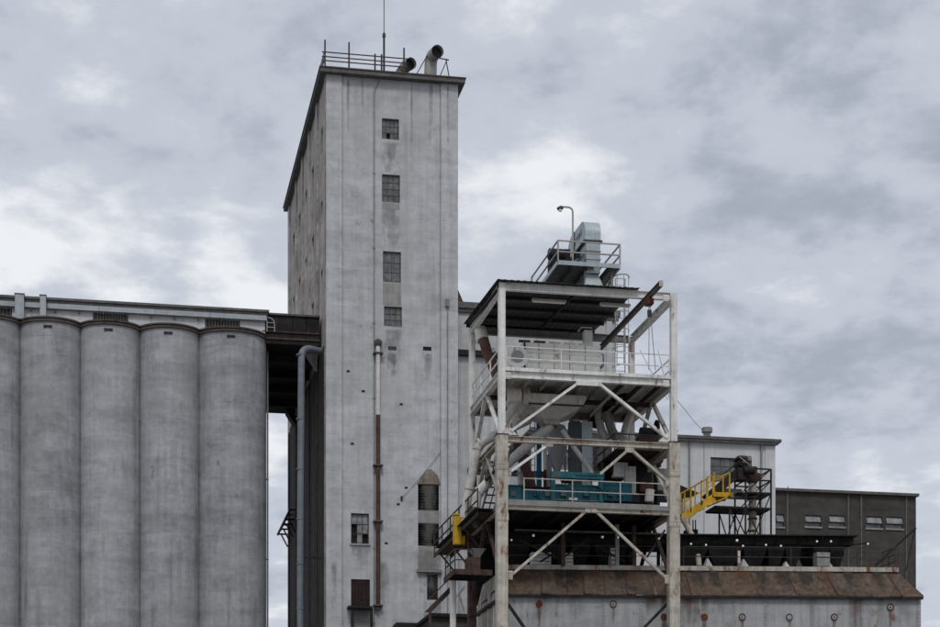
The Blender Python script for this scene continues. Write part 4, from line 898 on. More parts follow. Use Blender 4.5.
# middle level platform (right)
mp_ = thing('mid_platform', 'small rusty landing with machinery at the middle beam', 'platform', at(640, 442, 87))
a, b_ = at(612, 439, 85.5), at(668, 442, 85.5)
box('deck', 'brown_steel', mp_, (a.x, 84.6, Z3 + .13), (b_.x - .2, 89.5, Z3 + .2))
railing('black railing round the small middle landing', [(a.x, 88.9, Z3 + .2), (a.x + .05, 85.2, Z3 + .2), (b_.x - .3, 85.2, Z3 + .2)], .8, 1.6, 'dark_rail', .025, (.5,))
mm = thing('gear_motor', 'dark gear motor with guard on the middle landing', 'motor', at(650, 438, 86.5))
p = at(648, 433, 86.5)
tub('motor_body', 'black', mm, [(p.x - .4, 86.5, p.z), (p.x + .3, 86.5, p.z)], .26, 12); box('base', 'brown_steel', mm, (p.x - .5, 86.2, Z3 + .205), (p.x + .45, 86.9, p.z - .2)); MB().tube([(p.x + .35, 86.4, p.z + .2), (p.x + .45, 86.4, p.z + .2)], .42, 18).build('guard', 'soot', mm, True)

# ------------------------------------------------------------------ lower deck equipment: teal machine
YK = 84.6; LZ = Z4 + .06
tm = thing('teal_conveyor', 'teal drag conveyor machine with portal frame on the lower deck', 'machine', at(570, 501, YK))
r2('end_box', 'teal', tm, 507, 484.5, 521.5, 501, YK, 1.0); r2('trough', 'teal', tm, 522, 488, 551, 501.5, YK + .05, .9); r2('trough_lid', 'black', tm, 521.8, 486, 551, 487.8, YK, 1.0)
r2('trough', 'teal', tm, 556, 484, 600, 502, YK + .15, .9)
for xa, xb in ((551, 555.5), (599.5, 603.5)): r2('portal_post', 'teal', tm, xa, 471.5, xb, 502, YK - .1, .25)
p, q_ = at(551, 471.5, YK), at(603.5, 478, YK); box('portal_beam', 'teal', tm, (p.x, YK - .12, p.z - .3), (q_.x, YK + .18, p.z))
r2('drive_housing', 'blue', tm, 604, 481, 632, 501.5, YK + .1, 1.2); r2('skid', 'black', tm, 628, 494, 640, 502, YK + .2, 1.0)
for x in (530, 540, 566, 578, 590, 612, 622): r2('stiffener', 'teal' if x < 600 else 'blue', tm, x, 488.5, x + 1.2, 501.5, YK - .03 if x < 551 else YK + .06, .05)
for xa, xb, ya in ((507, 521.5, 484.5), (522, 551, 488.2), (556, 600, 484.2), (604, 632, 481.2)):
    r2('rim_flange', 'teal' if xa < 600 else 'blue', tm, xa, ya, xb, ya + 1.4, YK - .05, .06); r2('base_flange', 'grey_steel', tm, xa, 499.8, xb, 501, YK - .06, .07)
for x in (511, 534, 545, 561, 584, 608, 618): r2('hatch', 'dark_leg' if x % 2 else 'teal', tm, x, 490.5, x + 5, 496, YK - .045, .05 if x < 551 else .2)
for x in (524, 560, 590): tub('cable', 'black', tm, bend([at(x, 478, YK - .15), at(x + 3, 487, YK - .15), at(x + 12, 489, YK - .15), at(x + 14, 499, YK - .15)], .15), .02, 5)
r2('name_plate', 'plate', tm, 569, 497.5, 577.5, 500.5, YK + .12, .02)
r2('portal_top_gear', 'black', tm, 563, 478.5, 572, 482.5, YK + .2, .3)
bar('belt_guard', 'teal', tm, at(575, 474, YK - .1), at(604, 474.5, YK - .1), .12)
cm = thing('crusher_unit', 'dark crusher with pale cylinder and rusty guards on the lower deck', 'machine', at(650, 502, 86))
r2('body', 'soot', cm, 634, 462, 652, 503, 87.0, 1.4); r2('panel', 'beige', cm, 626, 466, 636, 504, 86.6, .4); r2('upper_panel', 'machine', cm, 614, 462, 628, 477, 87, .4); r2('guard', 'red_brown', cm, 641, 482, 651, 492, 86.5, .3)
p = at(652, 496, 86); tub('cylinder', 'duct', cm, [(p.x - .15, 86, p.z - .3), (p.x - .1, 86, p.z + .3)], .22, 14)
r2('motor', 'black', cm, 657, 490, 667, 504, 86.2, .6)
MB().frustum(rect(648, 668, 503, 87.5, 1.0), rect(652, 668, 468, 87.5, 1.0)).build('side_plate', 'pier', cm)
for (x, y, r_) in ((608, 468, .3), (615, 470, .28)): p = at(x, y, 87.4); tub('drum', 'black', cm, [(p.x - .3, 87.4, p.z), (p.x + .3, 87.4, p.z)], r_, 14)
dc_ = thing('dark_elevator_chute', 'black inclined chute rising behind the crusher on the lower deck', 'chute', at(640, 470, 88))
MB().bar(at(604, 482, 88.3), at(664, 452, 87.0), .6, .5).build('chute', 'soot', dc_)
for dz in (.35, .6): bar('side_rail', 'brown_steel', dc_, at(604, 482, 88.0) + V((0, 0, dz)), at(664, 452, 86.7) + V((0, 0, dz)), .06)
for f in (.1, .3, .5, .7, .9): q_ = at(604, 482, 88.0).lerp(at(664, 452, 86.7), f); bar('post', 'brown_steel', dc_, q_, q_ + V((0, 0, .62)), .05); bar('leg', 'soot', dc_, V((q_.x, q_.y + .2, LZ)), q_ + V((0, .2, 0)), .08)
for i, (pp, r_, mt, lab) in enumerate((
    ([at(516, 455, 88.9), at(530, 455, 88.9), at(530, 482, 88.9)], .06, 'brown_steel', 'thin brown process pipe with one bend near the blue pipe'),
    ([at(596, 446, 88.2), at(596, 470, 88.2), at(612, 470, 88.2)], .07, 'grey_steel', 'thin grey process pipe bending beside the elevator casings'),
    ([at(603, 445, 87.5), at(603, 480, 87.5)], .05, 'rail', 'thin pale upright process pipe behind the blue drive housing'),
    ([at(662, 460, 87.2), at(655, 470, 87.2), at(655, 490, 87.2)], .09, 'brown_steel', 'short brown process pipe above the crusher motor'),
    ([at(487, 456, 88.6), at(487, 486, 88.6)], .05, 'rail', 'thin pale upright process pipe between spouts and left post'),
    ([at(478, 462, 89), at(496, 462, 89), at(496, 490, 89)], .06, 'brown_steel', 'thin brown process pipe crossing behind the pale spouts'))):
    t = thing('process_pipe', lab, 'pipe', pp[-1]); tub('pipe', mt, t, bend(pp, .3), r_, 8)
    q_ = pp[0].lerp(pp[1], .5); d = (pp[1] - pp[0]).normalized() * .05; MB().tube([q_ - d, q_ + d], r_ * 1.6, 10).build('coupling', mt, t, True)
sg = thing('deck_sign', 'small white sign plate on the lower deck edge beside the post', 'sign', at(664, 507, YF - .16))
r2('plate', 'plate', sg, 660, 502.5, 667.5, 506.5, YF - .18, .015)
railing('cream yellow railing along the front of the lower deck', [at(524, 501, YF + .05), V((FX1 - .26, YF + .05, at(524, 501, YF + .05).z))], 1.05, 2.7, 'cream_steel', .02, (.5,))
# walkway on the tower side of the lower deck
WL = px(497, YF) - .45
wk = thing('side_walkway', 'dark steel walkway along the tower side of the lower deck', 'walkway', (WL, 90, Z4))
for i in range(6):
    a = 84.6 + i * 2.0; box('deck_plate', 'brown_steel', wk, (WL - .1, a + .005, Z4 - .06), (WL + .75, a + 1.995, Z4 - .03))
for X in (WL - .12, WL + .77): bar('stringer', 'brown_steel', wk, (X, 84.6, Z4 - .12), (X, 96.6, Z4 - .12), .05, .2)
for Y in (88, 92, 95): bar('hanger', 'brown_steel', wk, (WL - .12, Y, Z4 - .2), (WL + .8, Y, Z4 - 1.3), .08)
railing('dark railing along the walkway on the tower side of the lower deck', [(WL - .12, 84.7, Z4), (WL - .12, 96.5, Z4)], 1.07, 2.3, 'dark_rail', .028, (.5,))
sv = thing('stair_flight', 'cream steel stair climbing between the decks beside the left post', 'stairs', (FX0, 87, Z4))
for dx in (.15, .75):
    bar('stringer', 'grey_steel', sv, (FX0 + dx, 89.6, Z4 + .06), (FX0 + dx, 84.2, Z3 + .1), .05, .22)
    bar('handrail', 'rail', sv, (FX0 + dx, 89.6, Z4 + 1.05), (FX0 + dx, 84.2, Z3 + 1.05), .05)
for k in range(11): f = (k + .5) / 11; box('tread', 'grey_steel', sv, (FX0 + .18, 89.6 - 5.4 * f - .13, Z4 + .06 + (Z3 + .04 - Z4) * f), (FX0 + .72, 89.6 - 5.4 * f + .13, Z4 + .09 + (Z3 + .04 - Z4) * f))
yb_ = thing('yellow_housing', 'bright yellow upright chain housing below the side walkway', 'housing', at(458.5, 546, 88.8))
r2('housing', 'yellow', yb_, 454, 515.5, 461.5, 544, 88.8, .35); r2('side_flange', 'yellow', yb_, 461.8, 536, 465, 544, 88.85, .25); r2('cap', 'yellow', yb_, 453.5, 513.5, 462, 515.2, 88.77, .4)
r2('pulley_guard', 'black', yb_, 462, 524, 467, 534, 88.9, .5)
dl = thing('dust_lobe', 'grey lobe shaped spout end below the walkway', 'spout', at(475, 530, 87))
MB().tube([at(475, 508, 86.9), at(475, 520, 86.9), at(476.5, 528, 86.9)], [.2, .26, .1], 12).build('lobe', 'cornice', dl, True)

# ------------------------------------------------------------------ steel bin below (skewed plan)
A = V((18.36, 85.2, 0)); B = V((37.8, 82.3, 0)); EZ, PZT = 14.6, 16.05
def T(u, v, z): p = A.lerp(B, u); return V((p.x, p.y + v, z))
def uof(x):  # photo column -> place along the front edge
    lo_, hi_ = -.1, 1.1
    for _ in range(50):
        mid = (lo_ + hi_) / 2; p = T(mid, 0, 0); d = p.y * CA + p.x * SA; xx = 470 + FPX * (p.x * CA - p.y * SA) / d
        if xx < x: lo_ = mid
        else: hi_ = mid
    return lo_
DT = 7.2
tk = thing('steel_bin', 'long riveted grey steel grain bin with rusty sloping roof', 'bin', T(.5, 3, 0))
MB().frustum([T(0, .06, 0), T(1, .06, 0), T(1, DT, 0), T(0, DT, 0)], [T(0, .06, EZ - .02), T(1, .06, EZ - .02), T(1, DT, EZ - .02), T(0, DT, EZ - .02)]).build('shell', 'soot', tk)
seams = [0] + [uof(x) for x in (541, 577, 604, 640, 676, 700, 735, 765, 812, 856)] + [1.0]
for i, (a, b_) in enumerate(zip(seams, seams[1:])):
    o_ = random.uniform(0, .018); g_ = .0006
    MB().frustum([T(a + g_, -o_, 0), T(b_ - g_, -o_, 0), T(b_ - g_, .055, 0), T(a + g_, .055, 0)], [T(a + g_, -o_, EZ - .03), T(b_ - g_, -o_, EZ - .03), T(b_ - g_, .055, EZ - .03), T(a + g_, .055, EZ - .03)]).build('wall_panel', 'tank', tk)
for i, a in enumerate(seams[1:-1] + [.9975]):
    m = MB(); hw = .0035
    m.frustum([T(a - hw, -.034, 9), T(a + hw, -.034, 9), T(a + hw, -.019, 9), T(a - hw, -.019, 9)], [T(a - hw, -.034, EZ - .04), T(a + hw, -.034, EZ - .04), T(a + hw, -.019, EZ - .04), T(a - hw, -.019, EZ - .04)])
    z = 9.2
    while z < EZ - .1:
        for s_ in (-.55, .55):
            p = T(a + s_ * hw, -.04, z); m.box(p - V((.022, .012, .022)), p + V((.022, .005, .022)))
        z += .17
    m.build('rivet_strip', 'tank', tk)
for i in range(5):     # left side wall sheets
    a, b_ = i * DT / 5 + .01, (i + 1) * DT / 5 - .01
    p0, p1 = T(0, a + .06, 0), T(0, b_ + (.06 if i < 4 else 0), 0)
    MB().box((p0.x - .05 - .01 * (i % 2), p0.y, 0), (p1.x - .002, p1.y, EZ - .03)).build('side_panel', 'tank_side', tk)
    if i: bar('side_batten', 'beige', tk, (p0.x - .09, p0.y - .01, 8), (p0.x - .09, p0.y - .01, EZ - .05), .06)
p = T(0, 0, 0)
bar('side_gutter', 'black', tk, (p.x - .12, p.y - .05, EZ + .0), (p.x - .12, p.y + DT, EZ), .14, .16)
# ports
for x, y, kind in ((539, 604, 'r'), (613, 604, 'y'), (664, 617, 'r'), (704, 617, 'r'), (742, 617, 'y'), (789, 617, 'o'), (834, 617, 'y'), (890, 607, 'y')):
    u = uof(x); c = T(u, -.03, 0); d_ = c.y * CA + c.x * SA; z = CAMZ + d_ * (HZ - y) / FPX; c.z = z
    nrm = V((B.y - A.y, -(B.x - A.x), 0)).normalized(); sid = (B - A).normalized()
    def ring(r0, r1, th):
        m = MB(); n = 20
        for k in range(n):
            a0, a1 = 2 * math.pi * k / n, 2 * math.pi * (k + 1) / n
            P4 = [c + (sid * math.cos(a_) + V((0, 0, 1)) * math.sin(a_)) * r_ for a_, r_ in ((a0, r0), (a0, r1), (a1, r1), (a1, r0))]
            m.add([p + nrm * th for p in P4] + P4, [(0, 1, 2, 3), (0, 4, 5, 1), (2, 6, 7, 3), (1, 5, 6, 2), (3, 7, 4, 0)])
        return m
    po = ring(.115, .165, .04).build('port', {'r': 'rust', 'y': 'brown_steel', 'o': 'louver'}[kind], tk)
    MB().tube([c, c + nrm * (.04 if kind == 'r' else .015)], .118, 20).build('cover', {'r': 'rust', 'y': 'tank_side', 'o': 'tank'}[kind], po)
    if kind == 'y': MB().tube([c + nrm * .01, c + nrm * .05], .04, 8).build('knob', 'rust', po)
    def run(w_, z0_, z1_, off=0):
        q0 = V((c.x, c.y, 0)) + nrm * .016 + sid * off
        MB().add([q0 - sid * w_ + V((0, 0, z0_)), q0 + sid * w_ + V((0, 0, z0_)), q0 + sid * w_ + V((0, 0, z1_)), q0 - sid * w_ + V((0, 0, z1_))], [(0, 1, 2, 3)]).build('rust_run', 'rust_stain', po)
    if kind == 'r': run(.16, z - 3.2, z - .1)
    else: run(.12, z - 1.2, z - .12)
    if x in (704, 664): run(.3, z - .1, EZ - .05)
for x_, w_, L_ in ((575, .5, 1.6), (650, .45, 1.2), (690, .6, 1.6), (720, .5, .8), (812, .4, 1.4), (856, .5, 1.8), (880, .3, 1.0), (905, .5, 1.5), (545, .4, .9)):
    q0 = T(uof(x_), -.06, 0); sid = (B - A).normalized()
    MB().add([q0 - sid * w_ + V((0, 0, EZ - L_)), q0 + sid * w_ + V((0, 0, EZ - L_)), q0 + sid * w_ + V((0, 0, EZ - .05)), q0 - sid * w_ + V((0, 0, EZ - .05))], [(0, 1, 2, 3)]).build('stain', 'rust_stain' if x_ in (690, 650, 856) else 'soot_stain', tk)
# sloping roof sheets
ru = [0] + [uof(x) for x in (540, 566, 583, 604, 626, 655, 690, 722, 757, 795, 836, 872, 900)] + [1.0]
UR0, UR1 = -.0, uof(905) + .004
def T2(u): return UR0 + (UR1 - UR0) * u
for i, (a, b_) in enumerate(zip(ru, ru[1:])):
    o_ = random.uniform(0, .05); j = random.uniform(-.06, .06) * (2 if 8 < i < 11 else 1); g_ = .0005
    sl = lambda u: T2(u) + (.018 if 0 < u < 1 else 0)
    lo_ = [T(a + g_ if i else -.008, -.22, EZ - .03 + j), T(b_ - g_ if b_ < 1 else 1.004, -.22, EZ - .03 - j * .3), T(sl(b_) - g_, 1.05, PZT - .12), T(sl(a) + g_, 1.05, PZT - .12)]
    hi_ = [p + V((0, -.01, .03 + o_)) for p in lo_]
    MB().frustum(lo_, hi_).build('roof_sheet', 'roof', tk)
    if i and i % 2: bar('roof_batten', 'brown_steel', tk, lo_[0] + V((0, -.02, .05)), lo_[3] + V((0, -.02, .05)), .07, .05)
lo_ = [T(-.008, -.22, EZ), T(0, 1.05, PZT - .12), T(0, DT - 1, PZT - .12), T(-.008, DT, EZ)]
MB().add(lo_ + [p + V((-.0, 0, .04)) for p in lo_], [(0, 1, 2, 3), (7, 6, 5, 4), (0, 4, 5, 1), (1, 5, 6, 2), (2, 6, 7, 3), (3, 7, 4, 0)]).build('side_roof_sheet', 'tank_side', tk)
lo_ = [T(1.004, -.22, EZ), T(T2(1), 1.05, PZT - .12), T(T2(1), DT - 1, PZT - .12), T(1.004, DT, EZ)]
MB().add(lo_ + [p + V((-.0, 0, .04)) for p in lo_], [(0, 1, 2, 3), (7, 6, 5, 4), (0, 4, 5, 1), (1, 5, 6, 2), (2, 6, 7, 3), (3, 7, 4, 0)]).build('side_roof_sheet', 'roof', tk)
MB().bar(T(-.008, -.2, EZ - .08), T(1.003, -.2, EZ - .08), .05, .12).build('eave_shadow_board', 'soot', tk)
tp_ = MB().frustum([T(T2(0), 1.0, PZT - .11), T(T2(1), 1.0, PZT - .11), T(T2(1), DT - .9, PZT - .11), T(T2(0), DT - .9, PZT - .11)], [T(T2(0), 1.0, PZT - .02), T(T2(1), 1.0, PZT - .02), T(T2(1), DT - .9, PZT - .02), T(T2(0), DT - .9, PZT - .02)]).build('top_platform', 'soot', tk)
MB().bar(T(T2(0) - .01, .92, PZT), T(T2(1), .92, PZT), .06, .22).build('platform_edge', 'cream_steel', tk)
MB().bar(T(T2(0), .97, PZT - .2), T(T2(1), .97, PZT - .2), .06, .14).build('platform_underside', 'soot', tk)
railing('thin railing along the bin platform under the conveyors', [T(uof(690), 1.0, PZT + .1), T(T2(1), 1.0, PZT + .1)], .95, 2.6, 'dark_rail', .016, (.5,))
railing('thin railing along the bin platform inside the steel frame', [T(uof(512), 1.0, PZT + .1), T(uof(668), 1.0, PZT + .1)], .95, 2.6, 'dark_rail', .016, (.5,))
er = railing('dark end railing where the bin platform ends by dark building', [T(uof(879), 2.6, PZT + .1), T(T2(1) - .005, 2.6, PZT + .1), T(T2(1) - .005, 1.1, PZT + .1)], 1.0, .6, 'dark_rail', .022, (.33, .66))
bp_ = thing('leaning_boom', 'long dark boom pole leaning above the bin platform end', 'boom', T(uof(870), 2, PZT))
bar('pole', 'black', bp_, at(869, 571, 86), at(915.5, 528, 86), .12); bar('stay', 'black', bp_, at(915, 529, 86), at(906, 571, 86), .05)

sid = (B - A).normalized()
for x_, w_, mt in ((520, .5, 'rust_stain'), (560, .25, 'soot_stain'), (573, .35, 'soot_stain'), (596, .3, 'rust_stain'), (622, .3, 'soot_stain'), (634, .5, 'rust_stain'), (700, .4, 'soot_stain'), (716, .3, 'soot_stain'), (745, .5, 'rust_stain'), (764, .3, 'soot_stain'), (786, .5, 'soot_stain'), (808, .35, 'soot_stain'), (830, .5, 'rust_stain'), (852, .3, 'soot_stain'), (884, .4, 'soot_stain')):
    u = uof(x_); p_lo, p_hi = T(u, -.16, EZ + .16), T(u + (.012 if x_ < 860 else 0), .98, PZT - .0)
    MB().add([p_lo - sid * w_, p_lo + sid * w_, p_hi + sid * w_, p_hi - sid * w_], [(0, 1, 2, 3)]).build('roof_stain', 'dark_roof_stain' if mt == 'soot_stain' else mt, tk)
# ------------------------------------------------------------------ conveyor and hoppers on the bin platform
oc = thing('overhead_conveyor', 'long black overhead conveyor housing above the bin platform', 'conveyor', T(.6, 3, PZT))
zc_t, zc_b = at(780, 540.5, 86.4).z, at(780, 549, 86.4).z
ue0, ue1 = uof(515), uof(870)
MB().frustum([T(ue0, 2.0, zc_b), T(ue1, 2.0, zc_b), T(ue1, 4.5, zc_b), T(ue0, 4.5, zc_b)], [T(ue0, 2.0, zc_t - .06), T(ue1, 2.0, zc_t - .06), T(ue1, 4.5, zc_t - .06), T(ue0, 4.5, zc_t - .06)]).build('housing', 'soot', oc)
MB().frustum([T(ue0, 1.6, zc_t - .055), T(ue1 + .004, 1.6, zc_t - .055), T(ue1 + .004, 4.7, zc_t - .055), T(ue0, 4.7, zc_t - .055)], [T(ue0, 1.6, zc_t), T(ue1 + .004, 1.6, zc_t), T(ue1 + .004, 4.7, zc_t), T(ue0, 4.7, zc_t)]).build('lid', 'black', oc)
for k in range(16): u = ue0 + (ue1 - ue0) * (k + .5) / 16; bar('bracket', 'black', oc, T(u, 1.65, zc_t - .03), T(u - .008, 1.98, zc_b + .02), .06)
for k in range(9): u = ue0 + (ue1 - ue0) * (k + .3) / 9; bar('post', 'soot', oc, T(u, 4.4, PZT - .02), T(u, 4.4, zc_b), .14)
hl = [(688, 722), (722, 758), (758, 783), (783, 801), (801, 818), (830, 846), (846, 863), (510, 540), (545, 578), (582, 602), (606, 640)]
names_ = ['first', 'second', 'third', 'fourth', 'fifth', 'sixth', 'seventh']
for i, (xa, xb) in enumerate(hl):
    ua, ub = uof(xa), uof(xb); w_ = ub - ua
    lab = 'black tapered hopper under the conveyor, %s from the right front post' % names_[i] if i < 7 else 'black tapered hopper in the dark below the lower deck, %s from the left post' % names_[i - 7]
    hh = thing('conveyor_hopper', lab, 'hopper', T((ua + ub) / 2, 2.8, PZT), 'black hoppers under the overhead conveyor')
    zu = zc_b - .25
    MB().frustum([T(ua + .001, 2.1, zu), T(ub - .001, 2.1, zu), T(ub - .001, 4.2, zu), T(ua + .001, 4.2, zu)], [T(ua + .001, 2.1, zc_b - .003), T(ub - .001, 2.1, zc_b - .003), T(ub - .001, 4.2, zc_b - .003), T(ua + .001, 4.2, zc_b - .003)]).build('collar', 'black', hh)
    MB().frustum([T(ua + w_ * .36, 2.6, PZT), T(ub - w_ * .3, 2.6, PZT), T(ub - w_ * .3, 3.6, PZT), T(ua + w_ * .36, 3.6, PZT)], [T(ua + .001, 2.1, zu - .003), T(ub - .001, 2.1, zu - .003), T(ub - .001, 4.2, zu - .003), T(ua + .001, 4.2, zu - .003)]).build('cone', 'soot', hh)
for i, (xa, xb, y0_) in enumerate(((716, 727.5, 558), (752, 765, 558.5), (796, 807, 561), (841, 851, 561.5))):
    sd_ = thing('hopper_saddle', 'pale pointed concrete saddle between hoppers, %s from the right front post' % names_[i], 'saddle', T(uof((xa + xb) / 2), 1.5, PZT), 'pale saddles between the hoppers')
    ua, ub, um = uof(xa), uof(xb), uof((xa * .6 + xb * .4)); zt_ = PZT + (572 - y0_) / 21.0
    MB().add([T(ua, 1.75, PZT), T(ub, 1.75, PZT), T(um, 1.9, zt_), T(ua, 2.4, PZT), T(ub, 2.4, PZT), T(um, 2.2, zt_)], [(0, 1, 2), (5, 4, 3), (0, 2, 5, 3), (1, 4, 5, 2), (0, 3, 4, 1)]).build('wedge', 'annex', sd_)
    MB().bar(T(ua - .002, 1.72, PZT + .05), T(ub + .002, 1.72, PZT + .05), .05, .08).build('foot', 'grey_steel', sd_)
bw = thing('shade_backing', 'added dark backing that blackens the space behind the machinery below the lower deck', 'wall', T(.1, 6, PZT))  # added wall, makes the space under the lower deck read black
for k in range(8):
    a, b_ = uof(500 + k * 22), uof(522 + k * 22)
    MB().frustum([T(a + .0005, 6.9, PZT - 1), T(b_ - .0005, 6.9, PZT - 1), T(b_ - .0005, 7, PZT - 1), T(a + .0005, 7, PZT - 1)], [T(a + .0005, 6.9, Z4 - .2), T(b_ - .0005, 6.9, Z4 - .2), T(b_ - .0005, 7, Z4 - .2), T(a + .0005, 7, Z4 - .2)]).build('panel', 'soot', bw)  # added backing, soot material only makes the space read black
# pale bits of machinery between the hoppers
for i, (xa, ya, xb, yb, lab) in enumerate(((532, 552, 551, 566, 'grey louvred drive cabinet behind the left hoppers'), (611, 548, 618, 567, 'grey louvred drive cabinet behind the middle hoppers'), (566, 553, 573, 567, 'small pale valve box between the left hoppers'), (817, 552, 830, 571, 'pale sheet metal cabinet between the conveyor hoppers'))):
    cb = thing('drive_cabinet', lab, 'cabinet', at((xa + xb) / 2, yb, 86.6))
    Yq = 86.4 - .1 * i if i < 3 else 84.5
    r2('body', 'machine' if i < 3 else 'pier', cb, xa, ya, xb, yb, Yq, .5)
    n = 4 if i < 3 else 2
    for k in range(n): y = ya + (k + .3) * (yb - ya) / n; r2('slat', 'rail', cb, xa + .6, y, xb - .6, y + 1.8, Yq - .04, .035)
for i, (xa, xb, ya, lab) in enumerate(((738, 741, 550, 'slim white pipe standing between the first conveyor hoppers'),)):
    t = thing('standpipe', lab, 'pipe', at(739, 569, 85.2)); tub('pipe', 'plate', t, [at(739, 563, 85.2), at(739, 551, 85.2)], .07, 8); tub('foot', 'grey_steel', t, [at(739, 572, 85.2), at(739, 563.2, 85.2)], .1, 8)
# lamps
lampx = [(511.5, 540), (533.5, 535.5), (602.5, 537), (618, 537.5), (659, 538.5), (691, 544), (706, 545), (737, 540.5), (743, 546), (766, 545), (781, 546), (817, 541.5), (831, 541.5), (868, 544)]
for i, (x, y) in enumerate(lampx):
    Y = 84.9 - (x - 500) * .0055
    p = at(x, y, Y)
    ordn = ['first', 'second', 'third', 'fourth', 'fifth', 'sixth', 'seventh', 'eighth', 'last'][i if i < 5 else i - 5]
    t = thing('globe_lamp', 'small white globe lamp on the black conveyor, %s counting from the right front post' % ordn if i > 4 else 'small white globe lamp in the dark below the lower deck, %s from left front post' % ordn, 'lamp', p, 'globe lamps over the bin platform' if i > 4 else 'globe lamps below the lower deck')
    r_ = .05 if x not in (602.5, 737, 533.5) else .062
    MB().lathe((p.x, p.y), [(.001, p.z - r_)] + [(r_ * math.cos(a_), p.z + r_ * math.sin(a_)) for a_ in [R(d) for d in range(-75, 80, 15)]] + [(.001, p.z + r_)], 12).build('globe', 'globe', t, True)
    bar('stem', 'black', t, p + V((0, .06, .04)), p + V((0, 2.0, .3)), .04)
# truss bits in the dark
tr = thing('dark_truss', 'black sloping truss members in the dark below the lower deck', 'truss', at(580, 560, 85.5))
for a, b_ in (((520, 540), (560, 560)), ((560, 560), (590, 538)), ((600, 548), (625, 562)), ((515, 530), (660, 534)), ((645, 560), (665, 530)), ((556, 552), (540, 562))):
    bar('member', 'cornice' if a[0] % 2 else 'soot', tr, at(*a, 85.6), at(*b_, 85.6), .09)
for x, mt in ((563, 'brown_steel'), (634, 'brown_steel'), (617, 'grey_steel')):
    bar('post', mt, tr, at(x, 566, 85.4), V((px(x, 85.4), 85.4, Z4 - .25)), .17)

# ------------------------------------------------------------------ low landing by the left post
YL = 85.0
p, q_ = at(455, 570, YL), at(492, 570, YL); LZ2 = p.z
la = thing('low_landing', 'rusty brown steel landing beside the left post above the bin', 'landing', V((p.x, YL, LZ2)))
box('deck', 'brown_steel', la, (p.x, YL, LZ2 - .05), (q_.x - .12, YL + 2.6, LZ2)); bar('edge_channel', 'brown_steel', la, (p.x, YL - .04, LZ2 - .08), (q_.x, YL - .04, LZ2 - .08), .07, .26)
bar('edge_channel', 'brown_steel', la, (p.x - .04, YL, LZ2 - .08), (p.x - .04, YL + 2.6, LZ2 - .08), .07, .26)
for Y in (YL + .8, YL + 1.7): bar('joist', 'soot', la, (p.x, Y, LZ2 - .14), (q_.x - .15, Y, LZ2 - .14), .08, .16)
railing('rusty railing on the low landing beside the left post', [(q_.x - .9, YL, LZ2 + .0), (p.x, YL, LZ2), (p.x, YL + 2.5, LZ2)], .98, 1.3, 'dark_rail', .025, (.5,))
wcx = at(453, 600, YL + 1.6)
pc = thing('landing_column', 'pale round column with brackets below the low landing', 'column', V((wcx.x, YL + 1.6, 0)))
tub('column', 'duct', pc, [(wcx.x, YL + 1.6, 0), (wcx.x, YL + 1.6, LZ2 - .25)], .15, 14)
bar('bracket', 'duct', pc, (wcx.x + .1, YL + 1.6, LZ2 - 1.1), (wcx.x + .55, YL + 1.6, LZ2 - .55), .07); bar('bracket', 'duct', pc, (wcx.x + .55, YL + 1.6, LZ2 - 1.7), (wcx.x + .3, YL + 1.6, LZ2 - .9), .07)
mj = thing('sump_box', 'dark gearbox and pale hopper standing on the low landing', 'machine', V((p.x + 1.1, YL + 1, LZ2)))
box('gearbox', 'brown_steel', mj, (p.x + .75, YL + .7, LZ2 + .003), (p.x + 1.35, YL + 1.5, LZ2 + .75)); MB().frustum(rect(476, 480, 557, YL + .9, .4), rect(472, 486, 548, YL + .7, .8)).build('hopper', 'pier', mj)
bs = thing('lower_stair', 'dark rusty stair climbing from the ground toward the low landing', 'stairs', at(430, 610, 95))
for dy in (0, .8):
    bar('stringer', 'brown_steel', bs, at(428, 612, 96 + dy), at(452, 588, 96 + dy), .08, .25); bar('handrail', 'dark_rail', bs, at(428, 600, 96 + dy), at(452, 576, 96 + dy), .06)
    bar('leg', 'brown_steel', bs, V((px(430, 96), 96 + dy, 0)), at(430, 610, 96 + dy), .12)
for k in range(7): q3 = at(428, 612, 96).lerp(at(452, 588, 96), (k + .5) / 7); box('tread', 'brown_steel', bs, q3 + V((-.12, .05, 0)), q3 + V((.12, .76, .04)))
dw_ = thing('lean_to_shed', 'dark lean-to shed between the tower foot and the bin', 'shed', V((px(450, 112), 112, 0)))
a, b_ = at(432, 612, 112), at(470, 612, 112)
box('wall', 'dark_wall', dw_, (a.x, 112, 0), (b_.x, YT - .5, a.z - .3)); box('roof', 'soot', dw_, (a.x - .2, 111.7, a.z - .296), (b_.x, YT - .4, a.z - .1))
hr = thing('hatch_rail', 'small bent black grab rail on the side roof of the bin', 'rail', T(0, 2, EZ))
bx_ = A.x - .1
tub('grab_rail', 'black', hr, bend([(bx_, A.y + 1.6, EZ + .05), (bx_, A.y + 1.6, EZ + .55), (bx_, A.y + 3.4, EZ + .55), (bx_, A.y + 3.4, EZ + .05)], .15), .05, 6)
tub('grab_rail', 'black', hr, bend([(bx_, A.y + 4.4, EZ + .05), (bx_, A.y + 4.4, EZ + .4), (bx_, A.y + 5.8, EZ + .4), (bx_, A.y + 5.8, EZ + .05)], .15), .05, 6)

